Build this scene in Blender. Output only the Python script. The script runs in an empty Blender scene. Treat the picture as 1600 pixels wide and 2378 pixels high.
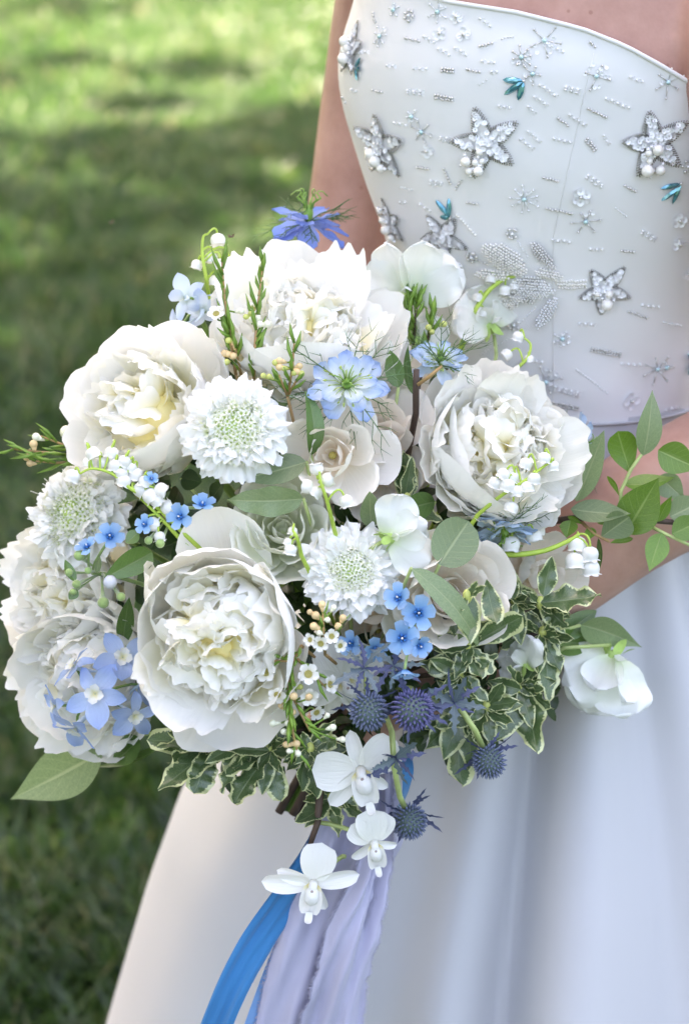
import bpy, math, random
import numpy as np
from mathutils import Matrix, Vector
from mathutils.bvhtree import BVHTree

PI = math.pi
R_ = math.radians
random.seed(7)
rng = np.random.default_rng(7)
scene = bpy.context.scene
COL = scene.collection

# ------------------------------------------------------------------ camera
PITCH = R_(22.0)          # looking down
DIST = 1.35               # camera to bouquet
PXS = 0.45 / 1600.0       # metres per photograph pixel at that distance
CF = Vector((0, math.cos(PITCH), -math.sin(PITCH)))
CU = Vector((0, math.sin(PITCH), math.cos(PITCH)))
CR = Vector((1, 0, 0))
ORG = Vector((0, 0, 1.0))
CAM = ORG - CF * DIST
cam_data = bpy.data.cameras.new('camera')
cam = bpy.data.objects.new('camera', cam_data)
COL.objects.link(cam)
cam.matrix_world = Matrix(((CR.x, CU.x, -CF.x, CAM.x), (CR.y, CU.y, -CF.y, CAM.y), (CR.z, CU.z, -CF.z, CAM.z), (0, 0, 0, 1)))
cam_data.sensor_fit = 'HORIZONTAL'
cam_data.sensor_width = 24.0
cam_data.lens = 24.0 * DIST / 0.45
cam_data.clip_start = 0.05
cam_data.clip_end = 500
cam_data.dof.use_dof = True
cam_data.dof.focus_distance = DIST - 0.045
cam_data.dof.aperture_fstop = 5.6
scene.camera = cam

# ------------------------------------------------------------------ sky and sun
SUN_EL = R_(56.0)
SUN_AZ = R_(-38.0)        # from +Y, negative = towards -X
SUN = Vector((math.sin(SUN_AZ) * math.cos(SUN_EL), math.cos(SUN_AZ) * math.cos(SUN_EL), math.sin(SUN_EL)))
world = bpy.data.worlds.new('World')
scene.world = world
world.use_nodes = True
wn = world.node_tree
for n in list(wn.nodes):
    wn.nodes.remove(n)
w_out = wn.nodes.new('ShaderNodeOutputWorld')
w_bg = wn.nodes.new('ShaderNodeBackground')
w_sky = wn.nodes.new('ShaderNodeTexSky')
w_sky.sky_type = 'NISHITA'
w_sky.sun_disc = False
w_sky.sun_elevation = SUN_EL
w_sky.sun_rotation = SUN_AZ
w_sky.air_density = 1.0
w_sky.dust_density = 6.0
w_sky.ozone_density = 1.0
w_bg.inputs['Strength'].default_value = 0.066
wn.links.new(w_sky.outputs[0], w_bg.inputs[0])
wn.links.new(w_bg.outputs[0], w_out.inputs[0])
sd = bpy.data.lights.new('sun', 'SUN')
sd.energy = 5.0
sd.angle = R_(0.53)
sd.color = (1.0, 0.95, 0.86)
sun = bpy.data.objects.new('sun', sd)
COL.objects.link(sun)
sun.rotation_euler = SUN.to_track_quat('Z', 'Y').to_euler()
sun.location = (0, 0, 30)

scene.render.engine = 'CYCLES'
vs = scene.view_settings
vs.view_transform = 'Standard'
vs.look = 'None'
vs.gamma = 1.0
vs.use_curve_mapping = False
vs.exposure = 4.05
vs.use_white_balance = True          # the photograph is balanced for open shade
vs.white_balance_temperature = 7750
vs.white_balance_tint = 18
cy = scene.cycles
cy.use_denoising = True
try:
    cy.denoiser = 'OPENIMAGEDENOISE'
    cy.denoising_input_passes = 'RGB_ALBEDO_NORMAL'
    cy.denoising_prefilter = 'ACCURATE'
except Exception:
    pass
cy.max_bounces = 14
cy.diffuse_bounces = 12
cy.glossy_bounces = 3
cy.transmission_bounces = 4
cy.transparent_max_bounces = 6
cy.caustics_reflective = False
cy.caustics_refractive = False
cy.sample_clamp_indirect = 6.0

# ------------------------------------------------------------------ picking points in the place
def pt(px, py, w=0.0):
    """world point seen at photograph pixel (px, py), w metres nearer than the bouquet plane"""
    d = DIST - w
    k = PXS * d / DIST
    return CAM + CF * d + CR * ((px - 800) * k) + CU * (-(py - 1189) * k)

def sz(px, w=0.0):
    return px * PXS * (DIST - w) / DIST

def ray(px, py):
    return (CF * DIST + CR * ((px - 800) * PXS) + CU * (-(py - 1189) * PXS)).normalized()

def on_y(px, py, y):
    d = ray(px, py)
    return CAM + d * ((y - CAM.y) / d.y)

def on_ground(px, py, z=0.0):
    d = ray(px, py)
    return CAM + d * ((z - CAM.z) / d.z)

def cdir(x, y, z):
    """direction given as right, up, towards the camera"""
    return (CR * x + CU * y - CF * z).normalized()

def dome(px, py):
    return 0.085 - 0.14 * ((px - 700) / 700) ** 2 - 0.13 * ((py - 1250) / 700) ** 2

def facing(px, py, k=0.75):
    return cdir((px - 700) / 700 * k, -(py - 1250) / 700 * k + 0.12, 1)

def frame(z, twist=0.0):
    z = z.normalized()
    up = CU - z * CU.dot(z)
    if up.length < 1e-3:
        up = CR.copy()
    y = up.normalized()
    x = y.cross(z)
    m = Matrix(((x.x, y.x, z.x), (x.y, y.y, z.y), (x.z, y.z, z.z))).to_4x4()
    return m @ Matrix.Rotation(twist, 4, 'Z')

RX = lambda a: Matrix.Rotation(a, 4, 'X')
RY = lambda a: Matrix.Rotation(a, 4, 'Y')
RZ = lambda a: Matrix.Rotation(a, 4, 'Z')
T = lambda x, y, z: Matrix.Translation((x, y, z))
def S(x, y=None, z=None):
    return Matrix.Diagonal((x, x if y is None else y, x if z is None else z, 1))

# ------------------------------------------------------------------ mesh helpers
class Acc:
    """collects pieces of ONE part"""
    def __init__(self):
        self.v = []; self.f = []; self.uv = []; self.n = 0; self.mi = []
    def add(self, V, F, UV=None, m=0):
        V = np.asarray(V, float).reshape(-1, 3)
        self.v.append(V)
        self.f.extend([tuple(i + self.n for i in f) for f in F])
        self.mi.extend([m] * len(F))
        self.uv.append(np.zeros((len(V), 2)) if UV is None else np.asarray(UV, float).reshape(-1, 2))
        self.n += len(V)
        return self
    def grid(self, P, m=0, mat=None, closed=False):
        nv, nu = P.shape[:2]
        V = P.reshape(-1, 3)
        if mat is not None:
            V = xf(V, mat)
        uu, vv = np.meshgrid(np.linspace(0, 1, nu), np.linspace(0, 1, nv))
        F = []
        for j in range(nv - 1):
            for i in range(nu - 1 + (1 if closed else 0)):
                a = j * nu + i; b = j * nu + (i + 1) % nu
                F.append((a, b, b + nu, a + nu))
        return self.add(V, F, np.stack([uu.ravel(), vv.ravel()], 1), m)
    def tube(self, pts, rad, sides=6, m=0, cap=True):
        P = np.array([tuple(p) for p in pts], float)
        n = len(P)
        r = np.full(n, rad) if np.isscalar(rad) else np.asarray(rad, float)
        t = np.gradient(P, axis=0)
        t /= np.linalg.norm(t, axis=1, keepdims=True) + 1e-12
        ref = np.array([0.13, 0.9, 0.41])
        if abs(np.dot(ref, t[0])) > 0.9:
            ref = np.array([1.0, 0, 0])
        a0 = np.cross(t[0], ref); a0 /= np.linalg.norm(a0)
        V = []; UV = []
        ang = np.linspace(0, 2 * PI, sides, endpoint=False)
        for i in range(n):
            a0 = a0 - t[i] * np.dot(a0, t[i]); a0 /= np.linalg.norm(a0) + 1e-12
            b0 = np.cross(t[i], a0)
            V.append(P[i] + r[i] * (np.cos(ang)[:, None] * a0 + np.sin(ang)[:, None] * b0))
            UV.append(np.stack([ang / (2 * PI), np.full(sides, i / max(1, n - 1))], 1))
        F = []
        for j in range(n - 1):
            for i in range(sides):
                F.append((j * sides + i, j * sides + (i + 1) % sides, (j + 1) * sides + (i + 1) % sides, (j + 1) * sides + i))
        if cap:
            F.append(tuple(range(sides))[::-1])
            F.append(tuple((n - 1) * sides + i for i in range(sides)))
        return self.add(np.concatenate(V), F, np.concatenate(UV), m)
    def ball(self, c, r, seg=8, rings=5, m=0, mat=None):
        prof = [(math.sin(PI * i / rings), -math.cos(PI * i / rings)) for i in range(rings + 1)]
        V, F, UV = lathe(prof, seg)
        V = V * (np.array(r) if not np.isscalar(r) else r)
        if mat is not None:
            V = xf(V, mat)
        return self.add(V + np.array(tuple(c)), F, UV, m)
    def build(self, name, mat, parent=None, local=None, smooth=True):
        me = self.mesh(name, mat, smooth)
        return obj(name, me, parent, local)
    def mesh(self, name, mat, smooth=True):
        V = np.concatenate(self.v)
        me = bpy.data.meshes.new(name)
        me.from_pydata(V.tolist(), [], self.f)
        uvs = np.concatenate(self.uv)
        lay = me.uv_layers.new(name='UVMap')
        li = np.empty(len(me.loops), dtype=np.int32)
        me.loops.foreach_get('vertex_index', li)
        lay.data.foreach_set('uv', uvs[li].astype(np.float32).ravel())
        mats = mat if isinstance(mat, (list, tuple)) else [mat]
        for mm in mats:
            me.materials.append(mm)
        if len(mats) > 1:
            me.polygons.foreach_set('material_index', np.array(self.mi, dtype=np.int32))
        if smooth:
            me.polygons.foreach_set('use_smooth', np.ones(len(me.polygons), dtype=bool))
        me.update()
        return me

def xf(V, M):
    A = np.array(M)
    return V @ A[:3, :3].T + A[:3, 3]

def lathe(prof, seg):
    V = []; UV = []
    n = len(prof)
    for j, (r, z) in enumerate(prof):
        for i in range(seg):
            a = 2 * PI * i / seg
            V.append((r * math.cos(a), r * math.sin(a), z)); UV.append((i / seg, j / (n - 1)))
    F = [(j * seg + i, j * seg + (i + 1) % seg, (j + 1) * seg + (i + 1) % seg, (j + 1) * seg + i) for j in range(n - 1) for i in range(seg)]
    return np.array(V), F, np.array(UV)

def obj(name, data, parent=None, local=None):
    o = bpy.data.objects.new(name, data)
    COL.objects.link(o)
    if parent is not None:
        o.parent = parent
    if local is not None:
        o.matrix_basis = local
    return o

def tag(o, label=None, cat=None, group=None, kind=None):
    if label: o['label'] = label
    if cat: o['category'] = cat
    if group: o['group'] = group
    if kind: o['kind'] = kind
    return o

def thing(name, label, cat, M, group=None):
    o = bpy.data.objects.new(name, None)
    o.empty_display_size = 0.01
    COL.objects.link(o)
    o.matrix_basis = M
    return tag(o, label, cat, group)

def patch(name, P, mat, closed=False):
    return Acc().grid(P, closed=closed).mesh(name, mat)

# ------------------------------------------------------------------ thin sheets: petals and leaves
def wfun(W, a=0.6, b=0.8, base=0.0):
    vm = a / (a + b); mx = vm ** a * (1 - vm) ** b
    return lambda v: W * (base * (1 - v) + (1 - base * (1 - v)) * (np.clip(v, 0, 1) ** a * np.clip(1 - v, 0, 1) ** b) / mx)

def sheet(width, nu=7, nv=9, L=1.0, b0=0.0, bend=0.0, bpow=1.0, cup=0.0, fold=0.0, wave=0.0, wfreq=3.0, ph=0.0,
          notch=0.0, nfreq=3.0, twist=0.0, side=0.0, tipr=0.0, vend=1.0, vpow=1.0):
    """a sheet growing along +Y with its face to +Z"""
    u = np.linspace(-1, 1, nu)[None, :] * np.ones((nv, 1))
    v = (1 - (1 - np.linspace(0, 1, nv)) ** vpow)[:, None] * np.ones((1, nu))
    vv = v * (1 - notch * (0.5 + 0.5 * np.sin(nfreq * u * PI + ph)) * v ** 2 - tipr * np.abs(u) ** 2.6 * v)
    m = 200
    s = np.linspace(0, 1, m)
    ang = b0 + bend * s ** bpow
    cyy = np.concatenate([[0], np.cumsum(np.cos(ang[:-1])) / (m - 1)]) * L
    czz = np.concatenate([[0], np.cumsum(np.sin(ang[:-1])) / (m - 1)]) * L
    A = np.interp(vv, s, ang); Y = np.interp(vv, s, cyy); Z = np.interp(vv, s, czz)
    hw = width(v * vend)
    x = u * hw
    zo = cup * u ** 2 * hw + fold * np.abs(u) * hw + wave * np.abs(u) ** 1.5 * np.sin(wfreq * 2 * PI * v + ph + 1.7 * np.sign(u)) * np.clip(v * 3, 0, 1)
    tw = twist * v
    X = x * np.cos(tw) - zo * np.sin(tw) + side * v ** 2 * L
    zo2 = x * np.sin(tw) + zo * np.cos(tw)
    return np.stack([X, Y - np.sin(A) * zo2, Z + np.cos(A) * zo2], -1)

def bowl(hw=0.8, th0=0.12, th1=1.7, nu=11, nv=11, tipr=0.25, tp=2.4, flare=0.0, ruf=0.02, k=3.0, ph=0.0, notch=0.03, nk=4.0, basew=0.28):
    """a petal lying on a unit bowl that opens to +Z, centred on +Y"""
    u = np.linspace(-1, 1, nu)[None, :] * np.ones((nv, 1))
    v = np.linspace(0, 1, nv)[:, None] * np.ones((1, nu))
    e = 1 - tipr * np.abs(u) ** tp - notch * (np.sin(nk * u * 2 + ph) + 0.6 * np.sin(nk * 2.3 * u + 2 * ph)) * v
    th = th0 + (th1 - th0) * v * e
    w = hw * (basew + (1 - basew) * np.sin(np.clip(v * 1.3, 0, 1) * PI / 2))
    phi = u * w / np.maximum(np.sin(np.minimum(th, PI / 2)), 0.3)
    r = 1 + flare * v ** 3 + ruf * v ** 2 * np.sin(k * u * PI + ph) + ruf * 0.6 * v * np.sin(2.1 * k * u + 5 * v + ph)
    return np.stack([r * np.sin(th) * np.sin(phi), r * np.sin(th) * np.cos(phi), r * (1 - np.cos(th))], -1)
# ------------------------------------------------------------------ materials
def new_mat(name):
    m = bpy.data.materials.new(name)
    m.use_nodes = True
    nt = m.node_tree
    for n in list(nt.nodes):
        nt.nodes.remove(n)
    out = nt.nodes.new('ShaderNodeOutputMaterial')
    return m, nt, out

def N(nt, typ, **kw):
    n = nt.nodes.new(typ)
    for k, v in kw.items():
        if k in n.inputs:
            n.inputs[k].default_value = v
        else:
            setattr(n, k, v)
    return n

def ramp(nt, src, stops):
    r = nt.nodes.new('ShaderNodeValToRGB')
    e = r.color_ramp.elements
    while len(e) < len(stops):
        e.new(0.5)
    for el, (p, c) in zip(e, stops):
        el.position = p
        el.color = (*c, 1)
    nt.links.new(src, r.inputs[0])
    return r

def math_node(nt, op, a, b=None, c=None):
    n = nt.nodes.new('ShaderNodeMath'); n.operation = op
    for i, x in enumerate((a, b, c)):
        if x is None: continue
        if isinstance(x, (int, float)): n.inputs[i].default_value = x
        else: nt.links.new(x, n.inputs[i])
    return n.outputs[0]

def uv_split(nt):
    uv = nt.nodes.new('ShaderNodeUVMap'); uv.uv_map = 'UVMap'
    s = nt.nodes.new('ShaderNodeSeparateXYZ')
    nt.links.new(uv.outputs[0], s.inputs[0])
    return uv, s.outputs[0], s.outputs[1]

def hsv_jitter(nt, col, amt=0.12, sat=0.0):
    oi = nt.nodes.new('ShaderNodeObjectInfo')
    mr = nt.nodes.new('ShaderNodeMapRange')
    mr.inputs['To Min'].default_value = 1 - amt
    mr.inputs['To Max'].default_value = 1 + amt
    nt.links.new(oi.outputs['Random'], mr.inputs['Value'])
    h = nt.nodes.new('ShaderNodeHueSaturation')
    nt.links.new(mr.outputs[0], h.inputs['Value'])
    nt.links.new(col, h.inputs['Color'])
    return h.outputs[0]

def sheet_mat(name, stops, transl=0.35, rough=0.5, gloss=0.04, vein=0.25, veinf=22, jit=0.03, spot=None):
    """thin plant tissue: colour runs from the base (v=0) to the tip (v=1)"""
    m, nt, out = new_mat(name)
    uv, u, v = uv_split(nt)
    r = ramp(nt, v, stops)
    col = hsv_jitter(nt, r.outputs[0], jit)
    wv = N(nt, 'ShaderNodeTexNoise', Scale=1.0, Detail=2.0)
    mp = N(nt, 'ShaderNodeMapping'); mp.inputs['Scale'].default_value = (veinf, 2.2, 1)
    nt.links.new(uv.outputs[0], mp.inputs[0]); nt.links.new(mp.outputs[0], wv.inputs['Vector'])
    bmp = N(nt, 'ShaderNodeBump', Strength=vein, Distance=0.0012)
    nt.links.new(wv.outputs[0], bmp.inputs['Height'])
    if spot:
        tc = N(nt, 'ShaderNodeTexCoord')
        nz = N(nt, 'ShaderNodeTexNoise', Scale=spot[1], Detail=3.0)
        nt.links.new(tc.outputs['Object'], nz.inputs['Vector'])
        rr = ramp(nt, nz.outputs[0], [(spot[2], (0, 0, 0)), (spot[2] + 0.12, (1, 1, 1))])
        mx = N(nt, 'ShaderNodeMixRGB'); mx.inputs[2].default_value = (*spot[0], 1)
        f = math_node(nt, 'MULTIPLY', rr.outputs[0], spot[3])
        nt.links.new(f, mx.inputs[0]); nt.links.new(col, mx.inputs[1]); col = mx.outputs[0]
    d = N(nt, 'ShaderNodeBsdfDiffuse'); t = N(nt, 'ShaderNodeBsdfTranslucent')
    nt.links.new(col, d.inputs[0]); nt.links.new(col, t.inputs[0])
    nt.links.new(bmp.outputs[0], d.inputs['Normal'])
    mix = N(nt, 'ShaderNodeMixShader'); mix.inputs[0].default_value = transl
    nt.links.new(d.outputs[0], mix.inputs[1]); nt.links.new(t.outputs[0], mix.inputs[2])
    g = N(nt, 'ShaderNodeBsdfGlossy', Roughness=rough)
    nt.links.new(bmp.outputs[0], g.inputs['Normal'])
    mix2 = N(nt, 'ShaderNodeMixShader'); mix2.inputs[0].default_value = gloss
    nt.links.new(mix.outputs[0], mix2.inputs[1]); nt.links.new(g.outputs[0], mix2.inputs[2])
    nt.links.new(mix2.outputs[0], out.inputs[0])
    return m

def leaf_mat(name, c1, c2, rib, rough=0.42, gloss=0.06, transl=0.28, margin=None, mwidth=0.66, back=0.0, specks=0.0):
    m, nt, out = new_mat(name)
    uv, u, v = uv_split(nt)
    ua = math_node(nt, 'ABSOLUTE', math_node(nt, 'MULTIPLY_ADD', u, 2.0, -1.0))
    tc = N(nt, 'ShaderNodeTexCoord')
    nz = N(nt, 'ShaderNodeTexNoise', Scale=70.0, Detail=3.0)
    nt.links.new(tc.outputs['Object'], nz.inputs['Vector'])
    base = ramp(nt, nz.outputs[0], [(0.3, c1), (0.72, c2)])
    col = hsv_jitter(nt, base.outputs[0], 0.16)
    # side veins: v + |u| bands
    band = math_node(nt, 'SINE', math_node(nt, 'MULTIPLY', math_node(nt, 'MULTIPLY_ADD', ua, -0.28, v), 46.0))
    vline = ramp(nt, band, [(0.86, (0, 0, 0)), (1.0, (1, 1, 1))])
    mid = ramp(nt, ua, [(0.035, (1, 1, 1)), (0.075, (0, 0, 0))])
    vm = math_node(nt, 'MAXIMUM', math_node(nt, 'MULTIPLY', vline.outputs[0], 0.22), math_node(nt, 'MULTIPLY', mid.outputs[0], 0.75))
    mx = N(nt, 'ShaderNodeMixRGB'); mx.inputs[2].default_value = (*rib, 1)
    nt.links.new(vm, mx.inputs[0]); nt.links.new(col, mx.inputs[1])
    col = mx.outputs[0]
    if margin:
        mz = N(nt, 'ShaderNodeTexNoise', Scale=1.0, Detail=3.0)
        mp = N(nt, 'ShaderNodeMapping'); mp.inputs['Scale'].default_value = (4, 26, 1)
        nt.links.new(uv.outputs[0], mp.inputs[0]); nt.links.new(mp.outputs[0], mz.inputs['Vector'])
        oi = N(nt, 'ShaderNodeObjectInfo')
        jag = math_node(nt, 'MULTIPLY_ADD', mz.outputs[0], 0.62, -0.31)
        tip = math_node(nt, 'MULTIPLY', math_node(nt, 'POWER', v, 6.0), 0.45)
        e = math_node(nt, 'ADD', math_node(nt, 'ADD', ua, jag), tip)
        e = math_node(nt, 'ADD', e, math_node(nt, 'MULTIPLY_ADD', oi.outputs['Random'], 0.16, -0.08))
        rr = ramp(nt, e, [(mwidth, (0, 0, 0)), (mwidth + 0.05, (1, 1, 1))])
        mm = N(nt, 'ShaderNodeMixRGB'); mm.inputs[2].default_value = (*margin, 1)
        nt.links.new(rr.outputs[0], mm.inputs[0]); nt.links.new(col, mm.inputs[1]); col = mm.outputs[0]
    if specks:
        sp = N(nt, 'ShaderNodeTexNoise', Scale=420.0, Detail=1.0)
        nt.links.new(tc.outputs['Object'], sp.inputs['Vector'])
        rr = ramp(nt, sp.outputs[0], [(0.70, (0, 0, 0)), (0.74, (1, 1, 1))])
        ms = N(nt, 'ShaderNodeMixRGB'); ms.inputs[2].default_value = (0.09, 0.06, 0.02, 1)
        nt.links.new(math_node(nt, 'MULTIPLY', rr.outputs[0], specks), ms.inputs[0]); nt.links.new(col, ms.inputs[1]); col = ms.outputs[0]
    bmp = N(nt, 'ShaderNodeBump', Strength=0.5, Distance=0.0008, invert=True)
    nt.links.new(vm, bmp.inputs['Height'])
    d = N(nt, 'ShaderNodeBsdfDiffuse'); t = N(nt, 'ShaderNodeBsdfTranslucent')
    nt.links.new(col, d.inputs[0]); nt.links.new(bmp.outputs[0], d.inputs['Normal'])
    tcol = N(nt, 'ShaderNodeHueSaturation', Saturation=1.15, Value=1.35)
    nt.links.new(col, tcol.inputs['Color']); nt.links.new(tcol.outputs[0], t.inputs[0])
    mix = N(nt, 'ShaderNodeMixShader'); mix.inputs[0].default_value = transl
    nt.links.new(d.outputs[0], mix.inputs[1]); nt.links.new(t.outputs[0], mix.inputs[2])
    g = N(nt, 'ShaderNodeBsdfGlossy', Roughness=rough)
    nt.links.new(bmp.outputs[0], g.inputs['Normal'])
    mix2 = N(nt, 'ShaderNodeMixShader'); mix2.inputs[0].default_value = gloss
    nt.links.new(mix.outputs[0], mix2.inputs[1]); nt.links.new(g.outputs[0], mix2.inputs[2])
    nt.links.new(mix2.outputs[0], out.inputs[0])
    return m

def solid(name, col, rough=0.5, metal=0.0, noise=0.0, nscale=200.0, col2=None, spec=0.5, coat=0.0, sss=0.0, bump=0.0, sheen=0.0, jit=0.0, trans=0.0):
    m, nt, out = new_mat(name)
    p = N(nt, 'ShaderNodeBsdfPrincipled')
    p.inputs['Roughness'].default_value = rough
    p.inputs['Metallic'].default_value = metal
    p.inputs['Specular IOR Level'].default_value = spec
    p.inputs['Coat Weight'].default_value = coat
    p.inputs['Sheen Weight'].default_value = sheen
    p.inputs['Transmission Weight'].default_value = trans
    if sss:
        p.inputs['Subsurface Weight'].default_value = sss
        p.inputs['Subsurface Radius'].default_value = (0.01, 0.004, 0.002)
        p.inputs['Subsurface Scale'].default_value = 1.0
    tc = N(nt, 'ShaderNodeTexCoord')
    nz = N(nt, 'ShaderNodeTexNoise', Scale=nscale, Detail=4.0)
    nt.links.new(tc.outputs['Object'], nz.inputs['Vector'])
    r = ramp(nt, nz.outputs[0], [(0.3, col), (0.7, col2 or tuple(min(1, c * (1 + noise)) for c in col))])
    c = r.outputs[0]
    if jit:
        c = hsv_jitter(nt, c, jit)
    nt.links.new(c, p.inputs['Base Color'])
    if bump:
        b = N(nt, 'ShaderNodeBump', Strength=bump, Distance=0.0006)
        nt.links.new(nz.outputs[0], b.inputs['Height']); nt.links.new(b.outputs[0], p.inputs['Normal'])
    nt.links.new(p.outputs[0], out.inputs[0])
    return m

WH = (0.91, 0.91, 0.89)
M = {}
M['peony'] = sheet_mat('peony_petal', [(0.0, (0.90, 0.74, 0.24)), (0.3, (0.95, 0.89, 0.54)), (0.55, (0.955, 0.93, 0.74)), (0.8, (0.96, 0.95, 0.88)), (1.0, (0.965, 0.96, 0.94))], 0.30, 0.5, 0.02, 0.12, 26)
M['guard'] = sheet_mat('peony_guard_petal', [(0.0, (0.78, 0.84, 0.56)), (0.25, (0.91, 0.92, 0.82)), (0.5, (0.955, 0.95, 0.92)), (1.0, (0.96, 0.957, 0.935))], 0.18, 0.45, 0.03, 0.28, 30)
M['heart'] = solid('peony_heart', (0.90, 0.80, 0.42), 0.7, noise=0.1, nscale=120)
M['stamen'] = solid('stamen_yellow', (0.75, 0.48, 0.06), 0.6, noise=0.3)
M['rose'] = sheet_mat('rose_petal', [(0.0, (0.86, 0.72, 0.52)), (0.35, (0.92, 0.86, 0.76)), (0.75, (0.94, 0.905, 0.85)), (1.0, (0.94, 0.905, 0.85))], 0.2, 0.45, 0.04, 0.25, 24, spot=((0.66, 0.54, 0.36), 90.0, 0.68, 0.2))
M['ranunculus'] = sheet_mat('ranunculus_petal', [(0.0, (0.66, 0.74, 0.36)), (0.45, (0.80, 0.83, 0.66)), (1.0, (0.86, 0.86, 0.79))], 0.22, 0.45, 0.04, 0.2, 20)
M['scab'] = sheet_mat('scabiosa_petal', [(0.0, (0.80, 0.84, 0.60)), (0.35, (0.90, 0.91, 0.86)), (1.0, (0.93, 0.93, 0.92))], 0.2, 0.5, 0.03, 0.4, 12)
M['scabf'] = sheet_mat('scabiosa_floret', [(0.0, (0.62, 0.72, 0.30)), (0.35, (0.84, 0.87, 0.66)), (0.7, (0.92, 0.92, 0.87)), (1.0, (0.93, 0.93, 0.91))], 0.2, 0.5, 0.03, 0.2, 6)
M['scabdisc'] = solid('scabiosa_disc', (0.36, 0.48, 0.14), 0.7, noise=0.5, nscale=300)
M['sweetpea'] = sheet_mat('sweet_pea_petal', [(0.0, (0.70, 0.80, 0.50)), (0.18, (0.82, 0.86, 0.76)), (0.5, (0.90, 0.915, 0.88)), (1.0, (0.91, 0.925, 0.915))], 0.32, 0.45, 0.03, 0.3, 18)
M['nigella'] = sheet_mat('nigella_petal', [(0.0, (0.74, 0.85, 0.66)), (0.35, (0.86, 0.90, 0.88)), (0.62, (0.72, 0.81, 0.91)), (0.85, (0.48, 0.62, 0.88)), (1.0, (0.36, 0.52, 0.84))], 0.36, 0.5, 0.03, 0.7, 10, jit=0.06)
M['nigella_deep'] = sheet_mat('nigella_deep_petal', [(0.0, (0.46, 0.56, 0.84)), (0.5, (0.32, 0.43, 0.85)), (1.0, (0.22, 0.34, 0.80))], 0.34, 0.5, 0.03, 0.7, 10, jit=0.1)
M['nigella_pale'] = sheet_mat('nigella_pale_petal', [(0.0, (0.72, 0.82, 0.66)), (0.4, (0.72, 0.82, 0.88)), (1.0, (0.45, 0.62, 0.86))], 0.36, 0.5, 0.03, 0.6, 10, jit=0.06)
M['delph'] = sheet_mat('delphinium_petal', [(0.0, (0.58, 0.68, 0.86)), (0.4, (0.46, 0.60, 0.90)), (1.0, (0.32, 0.47, 0.86))], 0.36, 0.5, 0.04, 0.5, 9, jit=0.1, spot=((0.40, 0.34, 0.66), 60.0, 0.58, 0.4))
M['delph_pale'] = sheet_mat('delphinium_pale_petal', [(0.0, (0.60, 0.72, 0.66)), (0.3, (0.66, 0.76, 0.88)), (1.0, (0.52, 0.64, 0.88))], 0.4, 0.5, 0.03, 0.4, 9, jit=0.06)
M['bee'] = sheet_mat('delphinium_eye', [(0.0, (0.80, 0.76, 0.40)), (0.5, (0.85, 0.86, 0.80)), (1.0, (0.86, 0.87, 0.86))], 0.3, 0.5, 0.03, 0.2, 6)
M['spur'] = solid('delphinium_spur', (0.42, 0.52, 0.46), 0.6, noise=0.3, col2=(0.52, 0.62, 0.70), nscale=90)
M['tweedia'] = sheet_mat('tweedia_petal', [(0.0, (0.06, 0.22, 0.52)), (0.25, (0.16, 0.40, 0.76)), (0.6, (0.26, 0.50, 0.84)), (0.93, (0.36, 0.56, 0.86)), (1.0, (0.60, 0.70, 0.88))], 0.32, 0.45, 0.04, 0.35, 8, jit=0.12)
M['tweedia_eye'] = solid('tweedia_corona', (0.02, 0.16, 0.46), 0.35, noise=0.4)
M['tweedia_bud'] = solid('tweedia_bud', (0.56, 0.60, 0.70), 0.6, noise=0.2, col2=(0.70, 0.70, 0.68), nscale=120)
M['felt'] = solid('felted_green', (0.20, 0.30, 0.10), 0.75, noise=0.6, nscale=240, sheen=0.5, jit=0.15)
M['bell'] = sheet_mat('lily_bell', [(0.0, (0.84, 0.86, 0.76)), (0.2, (0.87, 0.87, 0.83)), (1.0, (0.88, 0.88, 0.86))], 0.2, 0.35, 0.05, 0.1, 6)
M['bellstem'] = solid('lily_stem', (0.34, 0.48, 0.07), 0.5, noise=0.4, nscale=120)
M['wax'] = sheet_mat('waxflower_petal', [(0.0, (0.80, 0.78, 0.62)), (0.4, (0.86, 0.85, 0.80)), (1.0, (0.87, 0.86, 0.84))], 0.2, 0.4, 0.05, 0.1, 6)
M['waxcup'] = solid('waxflower_cup', (0.50, 0.46, 0.12), 0.5, noise=0.5, col2=(0.34, 0.28, 0.08), nscale=600)
M['bud_white'] = solid('waxflower_bud_white', (0.78, 0.78, 0.62), 0.45, noise=0.15, nscale=400, jit=0.08)
M['bud_orange'] = solid('waxflower_bud_orange', (0.70, 0.46, 0.22), 0.45, noise=0.3, nscale=400, col2=(0.76, 0.60, 0.34), jit=0.15)
M['bud_green'] = solid('waxflower_bud_green', (0.50, 0.54, 0.16), 0.45, noise=0.3, nscale=400, jit=0.15)
M['needle'] = solid('needle_leaf', (0.085, 0.19, 0.022), 0.45, noise=0.6, nscale=150, col2=(0.20, 0.34, 0.045), jit=0.15)
M['stem'] = solid('green_stem', (0.12, 0.21, 0.045), 0.5, noise=0.5, nscale=110)
M['stem_pale'] = solid('pale_green_stem', (0.34, 0.42, 0.16), 0.5, noise=0.4, nscale=110)
M['twig'] = solid('brown_twig', (0.055, 0.035, 0.026), 0.7, noise=0.8, nscale=140, bump=0.6)
M['twig_red'] = solid('reddish_twig', (0.30, 0.19, 0.08), 0.6, noise=0.5, nscale=140)
M['thread'] = solid('nigella_thread', (0.065, 0.14, 0.045), 0.5, noise=0.5, nscale=120)
M['capsule'] = solid('nigella_capsule', (0.10, 0.26, 0.03), 0.4, noise=0.6, nscale=300, col2=(0.26, 0.42, 0.08))
M['anther'] = solid('nigella_anther', (0.30, 0.40, 0.10), 0.5, noise=0.4, nscale=300)
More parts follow.
